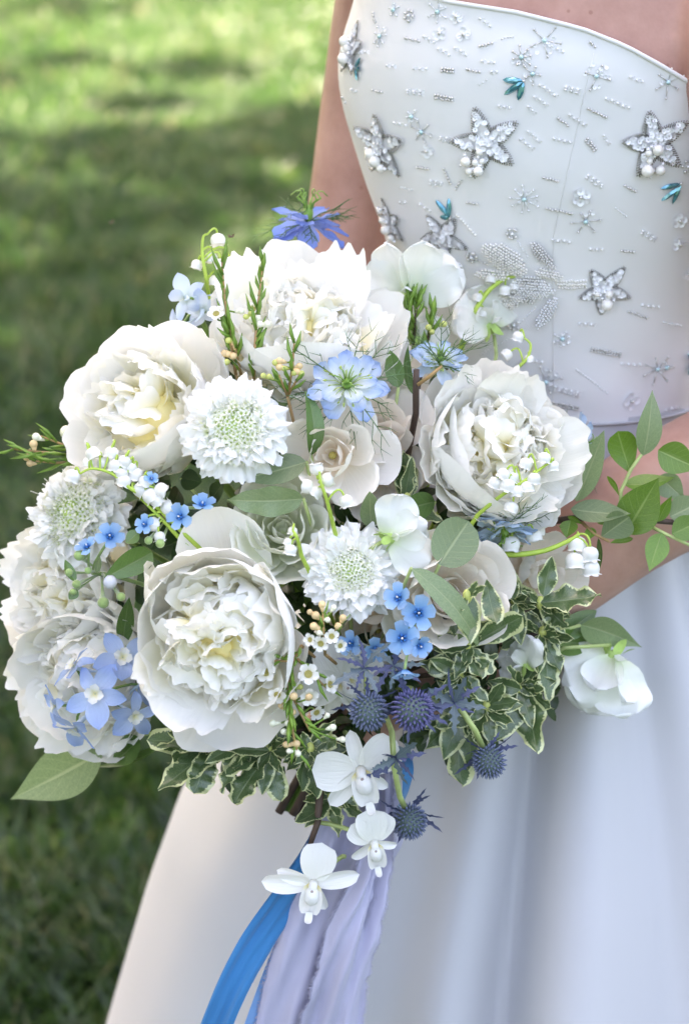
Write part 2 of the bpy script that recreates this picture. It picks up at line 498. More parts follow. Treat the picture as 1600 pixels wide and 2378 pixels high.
M['leaf_pale'] = leaf_mat('pale_leaf', (0.17, 0.25, 0.115), (0.25, 0.335, 0.17), (0.36, 0.43, 0.24), specks=0.8)
M['leaf_bright'] = leaf_mat('bright_leaf', (0.09, 0.20, 0.022), (0.17, 0.31, 0.045), (0.28, 0.40, 0.12), specks=0.8)
M['leaf_mid'] = leaf_mat('mid_leaf', (0.07, 0.15, 0.032), (0.11, 0.21, 0.05), (0.19, 0.27, 0.11), rough=0.35, gloss=0.07)
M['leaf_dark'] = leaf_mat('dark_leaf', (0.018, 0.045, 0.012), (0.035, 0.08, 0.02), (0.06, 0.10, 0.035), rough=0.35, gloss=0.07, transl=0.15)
M['leaf_var'] = leaf_mat('variegated_leaf', (0.05, 0.105, 0.035), (0.13, 0.20, 0.085), (0.17, 0.23, 0.11), rough=0.3, gloss=0.08, transl=0.2, margin=(0.62, 0.66, 0.36), mwidth=0.80)
M['thistle'] = solid('thistle_floret', (0.10, 0.13, 0.24), 0.55, noise=0.5, nscale=260, col2=(0.18, 0.22, 0.32))
M['thistle_violet'] = solid('thistle_floret_violet', (0.085, 0.085, 0.22), 0.55, noise=0.5, nscale=260, col2=(0.15, 0.155, 0.33))
M['thistle_core'] = solid('thistle_core', (0.07, 0.11, 0.10), 0.6, noise=0.4, nscale=260)
M['bract'] = leaf_mat('thistle_bract', (0.06, 0.075, 0.17), (0.11, 0.13, 0.25), (0.18, 0.21, 0.32), transl=0.1)
M['bract_grey'] = leaf_mat('thistle_grey_bract', (0.10, 0.15, 0.18), (0.16, 0.22, 0.25), (0.26, 0.33, 0.33), transl=0.1)
M['orchid'] = sheet_mat('orchid_petal', [(0.0, (0.88, 0.89, 0.83)), (1.0, (0.91, 0.915, 0.91))], 0.22, 0.4, 0.05, 0.45, 16)
M['orchid_lip'] = sheet_mat('orchid_lip', [(0.0, (0.82, 0.62, 0.10)), (0.12, (0.84, 0.78, 0.45)), (0.25, (0.87, 0.87, 0.84)), (1.0, (0.88, 0.88, 0.87))], 0.2, 0.4, 0.06, 0.1, 8)
M['pollen'] = solid('orchid_column_tip', (0.30, 0.24, 0.22), 0.6, noise=0.4)
M['calyx'] = solid('calyx_green', (0.30, 0.44, 0.12), 0.5, noise=0.5, nscale=140)
M['pink'] = solid('stamen_pink', (0.40, 0.14, 0.26), 0.6)

# skin with faint mottling and freckles
def skin_mat():
    m, nt, out = new_mat('skin')
    p = N(nt, 'ShaderNodeBsdfPrincipled', Roughness=0.5)
    p.inputs['Specular IOR Level'].default_value = 0.35
    p.inputs['Subsurface Weight'].default_value = 0.12
    p.inputs['Subsurface Radius'].default_value = (0.012, 0.005, 0.003)
    p.inputs['Subsurface Scale'].default_value = 1.0
    tc = N(nt, 'ShaderNodeTexCoord')
    a = N(nt, 'ShaderNodeTexNoise', Scale=28.0, Detail=5.0, Roughness=0.65)
    b = N(nt, 'ShaderNodeTexNoise', Scale=260.0, Detail=2.0)
    c = N(nt, 'ShaderNodeTexVoronoi', Scale=75.0)
    c.inputs['Randomness'].default_value = 1.0
    for n in (a, b, c):
        nt.links.new(tc.outputs['Object'], n.inputs['Vector'])
    r = ramp(nt, a.outputs[0], [(0.32, (0.42, 0.225, 0.18)), (0.68, (0.53, 0.305, 0.25))])
    fr = ramp(nt, c.outputs['Distance'], [(0.0, (1, 1, 1)), (0.075, (1, 1, 1)), (0.13, (0, 0, 0))])
    vm = N(nt, 'ShaderNodeSeparateColor'); nt.links.new(c.outputs['Color'], vm.inputs[0])
    few = ramp(nt, vm.outputs[0], [(0.80, (0, 0, 0)), (0.84, (1, 1, 1))])
    mx = N(nt, 'ShaderNodeMixRGB'); mx.inputs[2].default_value = (0.30, 0.13, 0.09, 1)
    nt.links.new(math_node(nt, 'MULTIPLY', math_node(nt, 'MULTIPLY', fr.outputs[0], few.outputs[0]), 0.55), mx.inputs[0])
    nt.links.new(r.outputs[0], mx.inputs[1])
    nt.links.new(mx.outputs[0], p.inputs['Base Color'])
    bm = N(nt, 'ShaderNodeBump', Strength=0.18, Distance=0.0008)
    nt.links.new(b.outputs[0], bm.inputs['Height']); nt.links.new(bm.outputs[0], p.inputs['Normal'])
    nt.links.new(p.outputs[0], out.inputs[0])
    return m
M['skin'] = skin_mat()

def fabric_mat(name, col, rough=0.5, f1=900.0, strength=0.16, sheen=0.25, aniso=True, blot=0.0):
    m, nt, out = new_mat(name)
    p = N(nt, 'ShaderNodeBsdfPrincipled', Roughness=rough)
    p.inputs['Specular IOR Level'].default_value = 0.3
    p.inputs['Sheen Weight'].default_value = sheen
    tc = N(nt, 'ShaderNodeTexCoord')
    w1 = N(nt, 'ShaderNodeTexWave', Scale=f1, Distortion=0.4)
    mp = N(nt, 'ShaderNodeMapping'); mp.inputs['Rotation'].default_value = (0.5, 0.9, 0.3)
    nt.links.new(tc.outputs['Object'], mp.inputs[0]); nt.links.new(mp.outputs[0], w1.inputs['Vector'])
    n2 = N(nt, 'ShaderNodeTexNoise', Scale=22.0, Detail=3.0)
    nt.links.new(tc.outputs['Object'], n2.inputs['Vector'])
    s = math_node(nt, 'MULTIPLY_ADD', n2.outputs[0], 1.3, w1.outputs['Fac'])
    b = N(nt, 'ShaderNodeBump', Strength=strength, Distance=0.0007)
    nt.links.new(s, b.inputs['Height']); nt.links.new(b.outputs[0], p.inputs['Normal'])
    r = ramp(nt, n2.outputs[0], [(0.3, tuple(c * (1 - blot) for c in col)), (0.7, col)])
    nt.links.new(r.outputs[0], p.inputs['Base Color'])
    nt.links.new(p.outputs[0], out.inputs[0])
    return m
M['satin'] = fabric_mat('shade_toned_satin', (0.49, 0.50, 0.525), 0.48, 700.0, 0.10, 0.2)  # white skirt cloth; its cool shade is mixed into this greyed base colour
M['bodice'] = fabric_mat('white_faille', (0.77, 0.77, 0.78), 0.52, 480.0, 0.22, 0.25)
M['seam'] = fabric_mat('seam_thread', (0.77, 0.77, 0.765), 0.6)
M['ribbon_blue'] = fabric_mat('blue_velvet_ribbon', (0.008, 0.19, 0.46), 0.6, 700.0, 0.2, 0.5, blot=0.15)
M['ribbon_sky'] = fabric_mat('sky_blue_ribbon', (0.17, 0.36, 0.66), 0.5, 700.0, 0.15, 0.3, blot=0.1)
M['ribbon_lilac'] = fabric_mat('lilac_silk_ribbon', (0.44, 0.44, 0.585), 0.55, 600.0, 0.25, 0.4, blot=0.08)
M['pearl'] = solid('pearl', (0.80, 0.78, 0.74), 0.22, coat=0.6, noise=0.05)
M['bead_white'] = solid('white_bead', (0.82, 0.82, 0.82), 0.25, coat=0.4, noise=0.03)
M['bead_clear'] = solid('clear_bead', (0.80, 0.81, 0.82), 0.12, coat=0.8, noise=0.05, metal=0.25)
M['silver'] = solid('silver_bead', (0.66, 0.65, 0.62), 0.28, metal=0.8, noise=0.2, nscale=500, col2=(0.82, 0.81, 0.78))
M['bugle'] = solid('dark_silver_bugle', (0.22, 0.22, 0.20), 0.25, metal=0.85, noise=0.4, nscale=900, col2=(0.50, 0.49, 0.46))
M['sequin'] = solid('white_sequin', (0.82, 0.83, 0.86), 0.3, coat=0.7, noise=0.03, jit=0.05)
M['teal'] = solid('teal_crystal', (0.03, 0.22, 0.30), 0.08, metal=0.55, coat=1.0, noise=0.4, nscale=220, col2=(0.16, 0.48, 0.56))
M['aqua'] = solid('aqua_crystal', (0.45, 0.66, 0.70), 0.1, metal=0.3, coat=1.0, noise=0.2, nscale=300)
M['insect'] = solid('insect_body', (0.10, 0.06, 0.03), 0.5)

def lawn_mat():
    m, nt, out = new_mat('lawn')
    p = N(nt, 'ShaderNodeBsdfPrincipled', Roughness=0.9)
    p.inputs['Specular IOR Level'].default_value = 0.1
    tc = N(nt, 'ShaderNodeTexCoord')
    a = N(nt, 'ShaderNodeTexNoise', Scale=2.2, Detail=6.0)
    b = N(nt, 'ShaderNodeTexNoise', Scale=60.0, Detail=4.0)
    for n in (a, b): nt.links.new(tc.outputs['Object'], n.inputs['Vector'])
    r = ramp(nt, a.outputs[0], [(0.3, (0.009, 0.022, 0.006)), (0.5, (0.016, 0.034, 0.009)), (0.68, (0.034, 0.042, 0.018))])
    r2 = ramp(nt, b.outputs[0], [(0.35, (0.35, 0.35, 0.35)), (0.65, (1, 1, 1))])
    mx = N(nt, 'ShaderNodeMixRGB', blend_type='MULTIPLY'); mx.inputs[0].default_value = 1
    nt.links.new(r.outputs[0], mx.inputs[1]); nt.links.new(r2.outputs[0], mx.inputs[2])
    nt.links.new(mx.outputs[0], p.inputs['Base Color'])
    nt.links.new(p.outputs[0], out.inputs[0])
    return m
M['lawn'] = lawn_mat()

def grass_mat():
    m, nt, out = new_mat('grass_blade')
    uv, u, v = uv_split(nt)
    r = ramp(nt, u, [(0.0, (0.014, 0.042, 0.009)), (0.45, (0.028, 0.072, 0.015)), (0.80, (0.052, 0.105, 0.024)), (0.94, (0.19, 0.19, 0.10))])
    tc = N(nt, 'ShaderNodeTexCoord')
    a = N(nt, 'ShaderNodeTexNoise', Scale=1.6, Detail=4.0)
    nt.links.new(tc.outputs['Object'], a.inputs['Vector'])
    r2 = ramp(nt, a.outputs[0], [(0.34, (0.70, 0.82, 0.62)), (0.52, (1, 1, 1)), (0.68, (1.45, 1.25, 1.7))])
    mx = N(nt, 'ShaderNodeMixRGB', blend_type='MULTIPLY'); mx.inputs[0].default_value = 1
    nt.links.new(r.outputs[0], mx.inputs[1]); nt.links.new(r2.outputs[0], mx.inputs[2])
    d = N(nt, 'ShaderNodeBsdfDiffuse'); t = N(nt, 'ShaderNodeBsdfTranslucent')
    nt.links.new(mx.outputs[0], d.inputs[0])
    tcol = N(nt, 'ShaderNodeHueSaturation', Saturation=1.0, Value=1.3)
    nt.links.new(mx.outputs[0], tcol.inputs['Color']); nt.links.new(tcol.outputs[0], t.inputs[0])
    mix = N(nt, 'ShaderNodeMixShader'); mix.inputs[0].default_value = 0.42
    nt.links.new(d.outputs[0], mix.inputs[1]); nt.links.new(t.outputs[0], mix.inputs[2])
    g = N(nt, 'ShaderNodeBsdfGlossy', Roughness=0.45)
    mix2 = N(nt, 'ShaderNodeMixShader'); mix2.inputs[0].default_value = 0.06
    nt.links.new(mix.outputs[0], mix2.inputs[1]); nt.links.new(g.outputs[0], mix2.inputs[2])
    nt.links.new(mix2.outputs[0], out.inputs[0])
    return m
M['grass'] = grass_mat()
M['bark'] = solid('bark', (0.07, 0.05, 0.035), 0.9, noise=0.8, nscale=14, bump=1.0)
M['tree_leaf'] = leaf_mat('tree_leaf', (0.04, 0.10, 0.02), (0.07, 0.15, 0.03), (0.10, 0.18, 0.05), transl=0.2)
# ------------------------------------------------------------------ lawn, grass, shade tree
def proj(p):
    q = Vector(p) - CAM
    d = q.dot(CF)
    k = PXS * d / DIST
    return 800 + q.dot(CR) / k, 1189 - q.dot(CU) / k

P0 = np.zeros((2, 2, 3)); P0[0, 0] = (-120, -120, 0); P0[0, 1] = (120, -120, 0); P0[1, 0] = (-120, 220, 0); P0[1, 1] = (120, 220, 0)
tag(obj('lawn', patch('lawn', P0, M['lawn'])), kind='structure')

def make_grass():
    n = 330000
    d = 1.0 + 13.5 * rng.random(n) ** 1.35
    half = 0.42 * d + 0.6
    uq = rng.random(n) * 2 - 1
    x = -0.06 * d + np.sign(uq) * np.abs(uq) ** 1.7 * half
    y = d - 1.1
    keep = ~((np.abs(x - 0.16) < 0.5) & (np.abs(y - 0.2) < 0.42))
    x = x[keep]; y = y[keep]; d = d[keep]; n = len(x)
    clump = 0.5 + 0.5 * np.sin(x * 9.1 + 2 * np.sin(y * 5.3)) * np.sin(y * 8.3 + 1.7 * np.sin(x * 6.1))
    h = (0.035 + 0.035 * rng.random(n)) * (0.75 + 0.5 * clump)
    wd = (0.0016 + 0.0012 * rng.random(n)) * (0.8 + 0.22 * d)
    az = rng.random(n) * 2 * PI
    lean = (0.2 + 0.9 * rng.random(n)) * h
    la = rng.random(n) * 2 * PI
    bx, by = np.cos(az) * wd, np.sin(az) * wd
    lx, ly = np.cos(la) * lean, np.sin(la) * lean
    V = np.empty((n, 5, 3), np.float32)
    V[:, 0] = np.stack([x - bx, y - by, np.zeros(n)], 1)
    V[:, 1] = np.stack([x + bx, y + by, np.zeros(n)], 1)
    V[:, 2] = np.stack([x + bx * 0.8 + lx * 0.35, y + by * 0.8 + ly * 0.35, h * 0.6], 1)
    V[:, 3] = np.stack([x - bx * 0.8 + lx * 0.35, y - by * 0.8 + ly * 0.35, h * 0.6], 1)
    V[:, 4] = np.stack([x + lx, y + ly, h], 1)
    me = bpy.data.meshes.new('grass')
    me.vertices.add(n * 5); me.vertices.foreach_set('co', V.ravel())
    base = (np.arange(n) * 5)[:, None]
    loops = (base + np.array([0, 1, 2, 3, 3, 2, 4])[None, :]).ravel().astype(np.int32)
    me.loops.add(n * 7); me.loops.foreach_set('vertex_index', loops)
    me.polygons.add(n * 2)
    st = (np.arange(n)[:, None] * 7 + np.array([0, 4])[None, :]).ravel().astype(np.int32)
    me.polygons.foreach_set('loop_start', st)
    r = np.clip(rng.random(n) * 0.85 + 0.15 * clump - 0.05 + (rng.random(n) > 0.94) * 0.4, 0, 1)
    lv = np.array([0, 0, .6, .6, .6, .6, 1.0])
    uvs = np.stack([np.repeat(r, 7), np.tile(lv, n)], 1).astype(np.float32)
    lay = me.uv_layers.new(name='UVMap'); lay.data.foreach_set('uv', uvs.ravel())
    me.materials.append(M['grass'])
    me.update(calc_edges=True); me.validate()
    return me
tag(obj('grass', make_grass()), 'short mown green grass covering the lawn behind the bride', 'grass', kind='stuff')

def make_tree():
    rr = np.random.default_rng(21)
    base = Vector((-5.6, 4.2, 0))
    root = thing('shade_tree', 'spreading leafy tree that shades the lawn and the bride', 'tree', Matrix.Translation(base))
    tr = Acc()
    top = Vector((-4.9, 4.0, 4.3))
    tr.tube([base + Vector((0, 0, -0.1)) - base, Vector((0.05, 0, 1.2)), Vector((0.25, -0.05, 2.8)), top - base], [0.36, 0.27, 0.23, 0.17], 12)
    cl = []
    def clump_over(g, r, n, h):
        cl.append((Vector(g) + SUN * ((h - g[2]) / SUN.z), r, n))
    # solid shade over the bride and the bouquet
    for bx in np.arange(-1.3, 1.15, 0.34):
        for by in np.arange(-0.9, 1.6, 0.34):
            for zz in (0.1, 0.7, 1.35):
                clump_over((bx + rr.normal(0, .05), by * 0.8 + rr.normal(0, .05), zz), 0.34, 70, 4.6 + rr.random() * 1.6)
    for bx in np.arange(-3.0, -1.3, 0.36):
        for by in np.arange(-1.2, 2.6, 0.36):
            clump_over((bx + rr.normal(0, .08), by + rr.normal(0, .08), 0.0), 0.36, 75, 4.5 + rr.random() * 1.6)
    for k in range(110):                              # shade reaching over the lawn to the left
        clump_over((rr.uniform(-8.5, -2.6), rr.uniform(-4.5, 3.0), 0), 0.62, 80, 4.2 + rr.random() * 2.4)
    # broken shade along the lawn: openings where the photograph shows sun on the grass
    lit = [(335, 705, 75), (30, 560, 70), (240, 300, 100), (60, 690, 70), (560, 420, 60), (100, 90, 90), (640, 70, 170), (320, 180, 110), (700, 205, 100), (420, 50, 80), (30, 230, 80), (660, 600, 70), (180, 450, 60), (420, 560, 55), (90, 850, 60), (560, 560, 50)]
    for k in range(120):
        px = rr.uniform(-250, 900); py = rr.uniform(-90, 1100) if k < 90 else rr.uniform(900, 1700)
        g = on_ground(px, py)
        near = min(math.hypot((px - a), (py - b) * 1.7) / c for a, b, c in lit)
        if near < 1.0: continue
        if py < 230 and rr.random() < 0.3: continue
        n = 110 if py > 800 else 75
        clump_over((g.x, g.y, 0), 0.16 + 0.26 * rr.random(), n, 4.6 + rr.random() * 1.8)
    # the crown spreads overhead and to the left of the bride
    for k in range(150):
        c0 = Vector((rr.uniform(-4.6, 1.9), rr.uniform(-2.3, 3.2), rr.uniform(4.3, 6.2)))
        if c0.x > -1.2 and c0.y < 0.9: continue      # open towards the front right
        cl.append((c0, 0.5, 90))
    for k in range(90):
        c0 = Vector((rr.uniform(-6.0, -2.6), rr.uniform(-3.0, 3.6), rr.uniform(2.3, 4.6)))
        cl.append((c0, 0.55, 90))
    for k in range(26):
        g = (rr.uniform(-5.5, -1.6), rr.uniform(0.5, 9.0), 0)
        clump_over(g, 0.5, 110, 4.4 + rr.random() * 2)
    cr = []
    for c, r, n in cl:
        q = rr.normal(0, 1, (n, 3)); q /= np.linalg.norm(q, axis=1, keepdims=True)
        q *= (rr.random((n, 1)) ** 0.4) * r * np.array([1, 1, 0.7])
        cr.append(q + np.array(c - base))
    C = np.concatenate(cr); n = len(C)
    s = 0.055 + 0.04 * rr.random(n)
    a = rr.normal(0, 1, (n, 3)); a /= np.linalg.norm(a, axis=1, keepdims=True)
    b = np.cross(a, rr.normal(0, 1, (n, 3))); b /= np.linalg.norm(b, axis=1, keepdims=True)
    V = np.stack([C - a * s[:, None] * 1.25, C + b * s[:, None] * .62, C + a * s[:, None] * 1.25, C - b * s[:, None] * .62], 1)
    ac = Acc()
    uvq = np.tile(np.array([[.5, 0], [1, .5], [.5, 1], [0, .5]]), (n, 1))
    ac.add(V.reshape(-1, 3), [(4 * i, 4 * i + 1, 4 * i + 2, 4 * i + 3) for i in range(n)], uvq)
    ac.build('crown', M['tree_leaf'], root, smooth=False)
    for c, r, nn in cl[::5]:
        c2 = c - base; t0 = top - base
        mid = t0.lerp(c2, 0.5) + Vector((0, 0, -0.25))
        tr.tube([t0, mid, c2], [0.06, 0.04, 0.012], 6)
    tr.build('trunk', M['bark'], root)
make_tree()

# ------------------------------------------------------------------ the bride's figure and her dress
CY = 0.22
sil = [(862, -260), (850, -120), (838, 0), (815, 60), (795, 150), (808, 250), (835, 330), (870, 450), (912, 560), (935, 680), (948, 800), (950, 893),
       (932, 950), (885, 1060), (800, 1230), (690, 1430), (560, 1650), (430, 1870), (347, 2100), (265, 2378), (160, 2750), (30, 3200), (-100, 3700)]
sp = sorted([(on_y(a, b, CY).z, on_y(a, b, CY).x) for a, b in sil])
SZ = np.array([a for a, _ in sp]); SX = np.array([b for _, b in sp])
fr = sorted([(-0.02, -0.30), (0.3, -0.17), (0.5, -0.085), (0.7, -0.005), (0.85, 0.062), (0.95, 0.112), (1.0135, 0.138), (1.06, 0.134), (1.12, 0.122), (1.20, 0.104), (1.27, 0.100), (1.33, 0.118), (1.40, 0.150), (1.5, 0.17)])
FZ = np.array([a for a, _ in fr]); FY = np.array([b for _, b in fr])
CXB = on_y(1290, 700, CY).x

def smooth_interp(z, X, Y):
    zz = np.linspace(-0.012, 0.012, 5)
    return float(np.mean([np.interp(z + d, X, Y) for d in zz]))

def body_section(z):
    xl = smooth_interp(z, SZ, SX); a = CXB - xl
    b = CY - smooth_interp(z, FZ, FY)
    return CXB, CY, a, b

def sup(phi, n=2.25):
    c, s = math.cos(phi), math.sin(phi)
    return math.copysign(abs(c) ** (2 / n), c), math.copysign(abs(s) ** (2 / n), s)

def torso_pt(z, phi, off=0.0):
    """phi = 0 faces the camera side (-Y), +phi to picture right"""
    cx, c_y, a, b = body_section(z)
    s, c = sup(phi + PI / 2)
    # sup gives (cos, sin) of phi+90: use explicit mapping
    fx = math.copysign(abs(math.sin(phi)) ** (2 / 2.25), math.sin(phi))
    fy = math.copysign(abs(math.cos(phi)) ** (2 / 2.25), math.cos(phi))
    bb = b if fy > 0 else min(b, 0.11 + max(0, 1.0 - z) * 0.45)
    return Vector((cx + fx * (a + off), c_y - fy * (bb + off), z))

neck_x = [700, 780, 900, 1035, 1200, 1350, 1450, 1530, 1600, 1680, 1800]
neck_y = [-170, -125, -58, 0, 26, 64, 104, 148, 190, 235, 280]
WAIST = 1.0135

def make_bodice():
    nphi, nt_ = 120, 40
    P = np.zeros((nt_, nphi, 3))
    for i in range(nphi):
        phi = -PI + 2 * PI * i / nphi
        z = 1.28
        for k in range(40):
            p = torso_pt(z, phi, 0.004)
            x, y = proj(p)
            err = y - np.interp(x, neck_x, neck_y)
            z = min(max(z + err * 0.00022, 1.15), 1.42)
        if abs(phi) > 2.0:
            z = min(z, 1.25)
        for j in range(nt_):
            t = j / (nt_ - 1)
            zz = WAIST + (z - WAIST) * t
            # gentle strain folds above the waist
            fx = 0.0026 * math.exp(-((zz - 1.04) / 0.025) ** 2) * math.sin(9 * phi + 30 * zz)
            fx += 0.0018 * math.sin(5.1 * phi + 22 * zz) * math.sin(60 * zz + 3 * phi) * max(0, 1 - t)
            P[j, i] = torso_pt(zz, phi, 0.004 + fx + 0.0015 * (t > 0.985))
    return P

dress = thing('wedding_dress', 'white strapless satin wedding dress with beaded starfish bodice and full skirt', 'dress', Matrix.Translation((CXB, CY, 0)))
def loc(V):
    return np.asarray(V) - np.array([CXB, CY, 0])
BP = make_bodice()
bod_acc = Acc().grid(loc(BP), closed=True)
# rolled hem of the neckline
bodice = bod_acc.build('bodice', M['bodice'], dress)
rim = Acc(); ring = [Vector(p) for p in loc(BP)[-1]]; rim.tube(ring + [ring[0]], 0.0016, 6, cap=False)
rim.build('neckline_binding', M['bodice'], bodice)
so = Acc()
BVH = BVHTree.FromPolygons([tuple(v) for v in BP.reshape(-1, 3)], [tuple(f) for f in bod_acc.f])

def make_skirt():
    nphi, nz = 300, 90
    P = np.zeros((nz, nphi, 3))
    def folds(phi, dpt):
        # dpt 0 at the waist .. 1 at the hem
        f = 0.0
        for c, wdt, amp, drift in FOLDS:
            f += amp * math.exp(-((phi - c - drift * dpt) / (wdt * (0.8 + 0.5 * dpt))) ** 2)
        return f
    for j in range(nz):
        t = j / (nz - 1)
        z = WAIST + 0.004 - (WAIST + 0.004 - 0.012) * t
        amp = min(1.0, max(0.0, (WAIST - z) / 0.55)) ** 0.9
        for i in range(nphi):
            phi = -PI + 2 * PI * i / nphi
            f = folds(phi, t) * amp
            P[j, i] = torso_pt(z, phi, 0.0055 + f)
    return P
FOLDS = [(-1.05, 0.16, 0.006, -0.05), (-0.78, 0.16, -0.012, -0.05), (-0.52, 0.14, 0.010, -0.08), (-0.34, 0.10, -0.012, -0.1), (-0.20, 0.10, 0.020, -0.12), (-0.045, 0.060, -0.060, -0.20), (0.10, 0.10, 0.045, -0.24), (0.30, 0.07, -0.018, -0.16), (0.44, 0.09, 0.016, -0.12), (0.60, 0.08, -0.03, -0.08), (0.78, 0.12, 0.034, -0.1),
         (1.05, 0.10, -0.035, 0), (1.4, 0.16, 0.03, 0), (1.9, 0.14, -0.03, 0), (2.4, 0.2, 0.03, 0), (-1.5, 0.12, 0.0, 0), (-2.0, 0.14, -0.03, 0), (-2.5, 0.2, 0.03, 0)]
SP_ = make_skirt()
skirt_acc = Acc().grid(loc(SP_), closed=True)
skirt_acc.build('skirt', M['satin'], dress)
ws = Acc(); rw = [torso_pt(WAIST + 0.001, -PI + 2 * PI * i / 80, 0.0075) for i in range(81)]
ws.tube([p - Vector((CXB, CY, 0)) for p in rw], 0.0012, 5, cap=False)
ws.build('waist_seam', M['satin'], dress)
# princess seams stitched down the bodice front
def seam(pix):
    pts = []
    for px, py in pix:
        h = BVH.ray_cast(CAM, ray(px, py))
        if h[0] is not None:
            pts.append(h[0] + h[1] * -0.0 - Vector((CXB, CY, 0)) + (CAM - h[0]).normalized() * 0.0003)
    if len(pts) > 2:
        Acc().tube(pts, 0.0003, 4).build('seam', M['seam'], bodice)
seam([(1388 - 103 * min(1, t * 1.9), 75 + 900 * t) for t in np.linspace(0, 1, 20)])

# figure ------------------------------------------------------------------
HANDLE_A = pt(905, 1480, -0.045)
HANDLE_B = pt(686, 1885, -0.075)
BIND = HANDLE_A.lerp(HANDLE_B, 0.28)
def loft(acc, pts, rad, n=4, sides=16):
    """smooth tapering limb through pts"""
    P = [Vector(p) for p in pts]
    out = []; ro = []
    for i in range(len(P) - 1):
        p0 = P[max(0, i - 1)]; p1 = P[i]; p2 = P[i + 1]; p3 = P[min(len(P) - 1, i + 2)]
        for k in range(n):
            t = k / n
            out.append(0.5 * ((2 * p1) + (p2 - p0) * t + (2 * p0 - 5 * p1 + 4 * p2 - p3) * t * t + (3 * p1 - p0 - 3 * p2 + p3) * t ** 3))
            ro.append(rad[i] * (1 - t) + rad[i + 1] * t)
    out.append(P[-1]); ro.append(rad[-1])
    acc.tube(out, ro, sides)
    acc.ball(P[0], rad[0] * 0.98, 12, 8)
    acc.ball(P[-1], rad[-1] * 0.98, 10, 6)

def make_body():
    A = Acc()
    rows = []
    for z in np.linspace(0.80, 1.36, 34):
        rows.append([torso_pt(min(z, 1.36), -PI + 2 * PI * i / 64, -0.004 - (0.02 if z < 0.98 else 0)) for i in range(64)])
    # upper chest rounding into shoulders and neck
    base = body_section(1.36)
    for z, k, kd, dy in [(1.39, .97, .93, .012), (1.42, .90, .85, .024), (1.445, .76, .74, .034), (1.465, .52, .62, .042), (1.485, .36, .52, .046), (1.53, .31, .47, .048), (1.58, .30, .45, .042)]:
        rows.append([Vector((CXB + (p.x - CXB) * k, CY + (p.y - CY) * kd + dy, z)) for p in [torso_pt(1.36, -PI + 2 * PI * i / 64, -0.004) for i in range(64)]])
    P = np.array([[tuple(p) for p in r] for r in rows])
    A.grid(P, closed=True)
    n = len(rows)
    A.f.append(tuple(range(64))[::-1]); A.mi.append(0)
    A.f.append(tuple((n - 1) * 64 + i for i in range(64))); A.mi.append(0)
    # her right arm (picture left): hangs beside the bodice, forearm comes round to the bouquet
    loft(A, [pt(985, -215, -0.13), pt(915, -20, -0.195), pt(868, 220, -0.235), pt(828, 470, -0.25), pt(800, 640, -0.25), pt(786, 790, -0.235), pt(800, 960, -0.19), pt(830, 1200, -0.13), pt(852, 1400, -0.085), pt(858, 1490, -0.07)],
         [.052, .043, .0400, .0375, .0365, .0375, .0365, .034, .027, .0245], sides=20)
    # her left arm (picture right): forearm crosses the frame to the handle
    loft(A, [pt(1640, -230, -0.10), pt(1700, -20, -0.03), pt(1760, 250, 0.0), pt(1810, 560, -0.03), pt(1815, 860, -0.075), pt(1760, 1020, -0.085), pt(1620, 1110, -0.082), pt(1480, 1185, -0.078), pt(1330, 1308, -0.072), pt(1170, 1450, -0.066), pt(1090, 1530, -0.062)],
         [.055, .046, .043, .041, .0415, .044, .0440, .0425, .036, .0285, .026], sides=20)
    # hands closed round the bound stems
    ax = (HANDLE_B - HANDLE_A).normalized()
    def hand(c_w, wrist, side, t0):
        c = HANDLE_A.lerp(HANDLE_B, t0)
        back = (wrist - c).normalized()
        nrm = ax.cross(back).normalized()
        palm0 = wrist; palm1 = c + back * 0.030
        A.tube([palm0, palm0.lerp(palm1, .5), palm1], [.024, .030, .026], 14)
        A.ball(palm1, .026, 12, 8)
        for i in range(4):
            off = ax * (0.019 * (i - 1.5))
            L = [0.92, 1.0, 0.96, 0.8][i]
            r0 = 0.026
            pts = [palm1 + off]
            for a in (35, 80, 130, 175):
                aa = R_(a) * L
                pts.append(c + off + back * (r0 * math.cos(aa)) + nrm * side * (r0 * math.sin(aa)))
            loft(A, pts, [.0105, .0095, .0088, .0082, .0072], 3, 10)
        tb = palm1 - ax * 0.03
        loft(A, [wrist.lerp(palm1, .55) - ax * 0.012, tb + nrm * -side * 0.012, c - ax * 0.035 - nrm * side * 0.024, c - ax * 0.028 - nrm * side * 0.03 - back * 0.022], [.013, .0115, .0100, .008], 3, 10)
    hand(0, pt(858, 1490, -0.07), 1, 0.30)
    hand(0, pt(1090, 1530, -0.062), -1, 0.42)
    me = A.mesh('body', M['skin'])
    tmp = bpy.data.objects.new('tmp_body', me)
    COL.objects.link(tmp)
    md = tmp.modifiers.new('remesh', 'REMESH'); md.mode = 'VOXEL'; md.voxel_size = 0.0045; md.use_smooth_shade = True
    m2 = tmp.modifiers.new('smooth', 'SMOOTH'); m2.factor = 0.5; m2.iterations = 7
    dg = bpy.context.evaluated_depsgraph_get()
    ev = bpy.data.meshes.new_from_object(tmp.evaluated_get(dg))
    bpy.data.objects.remove(tmp)
    ev.name = 'body'
    if not ev.materials: ev.materials.append(M['skin'])
    ev.polygons.foreach_set('use_smooth', np.ones(len(ev.polygons), dtype=bool))
    return ev
person = tag(obj('person', make_body()), 'woman in a strapless white gown holding the bouquet in front of her', 'person')
# ------------------------------------------------------------------ plant builders
def bez(p0, p1, p2, p3, n=10):
    return [((1 - t) ** 3) * p0 + 3 * ((1 - t) ** 2) * t * p1 + 3 * (1 - t) * t * t * p2 + t ** 3 * p3 for t in [i / n for i in range(n + 1)]]

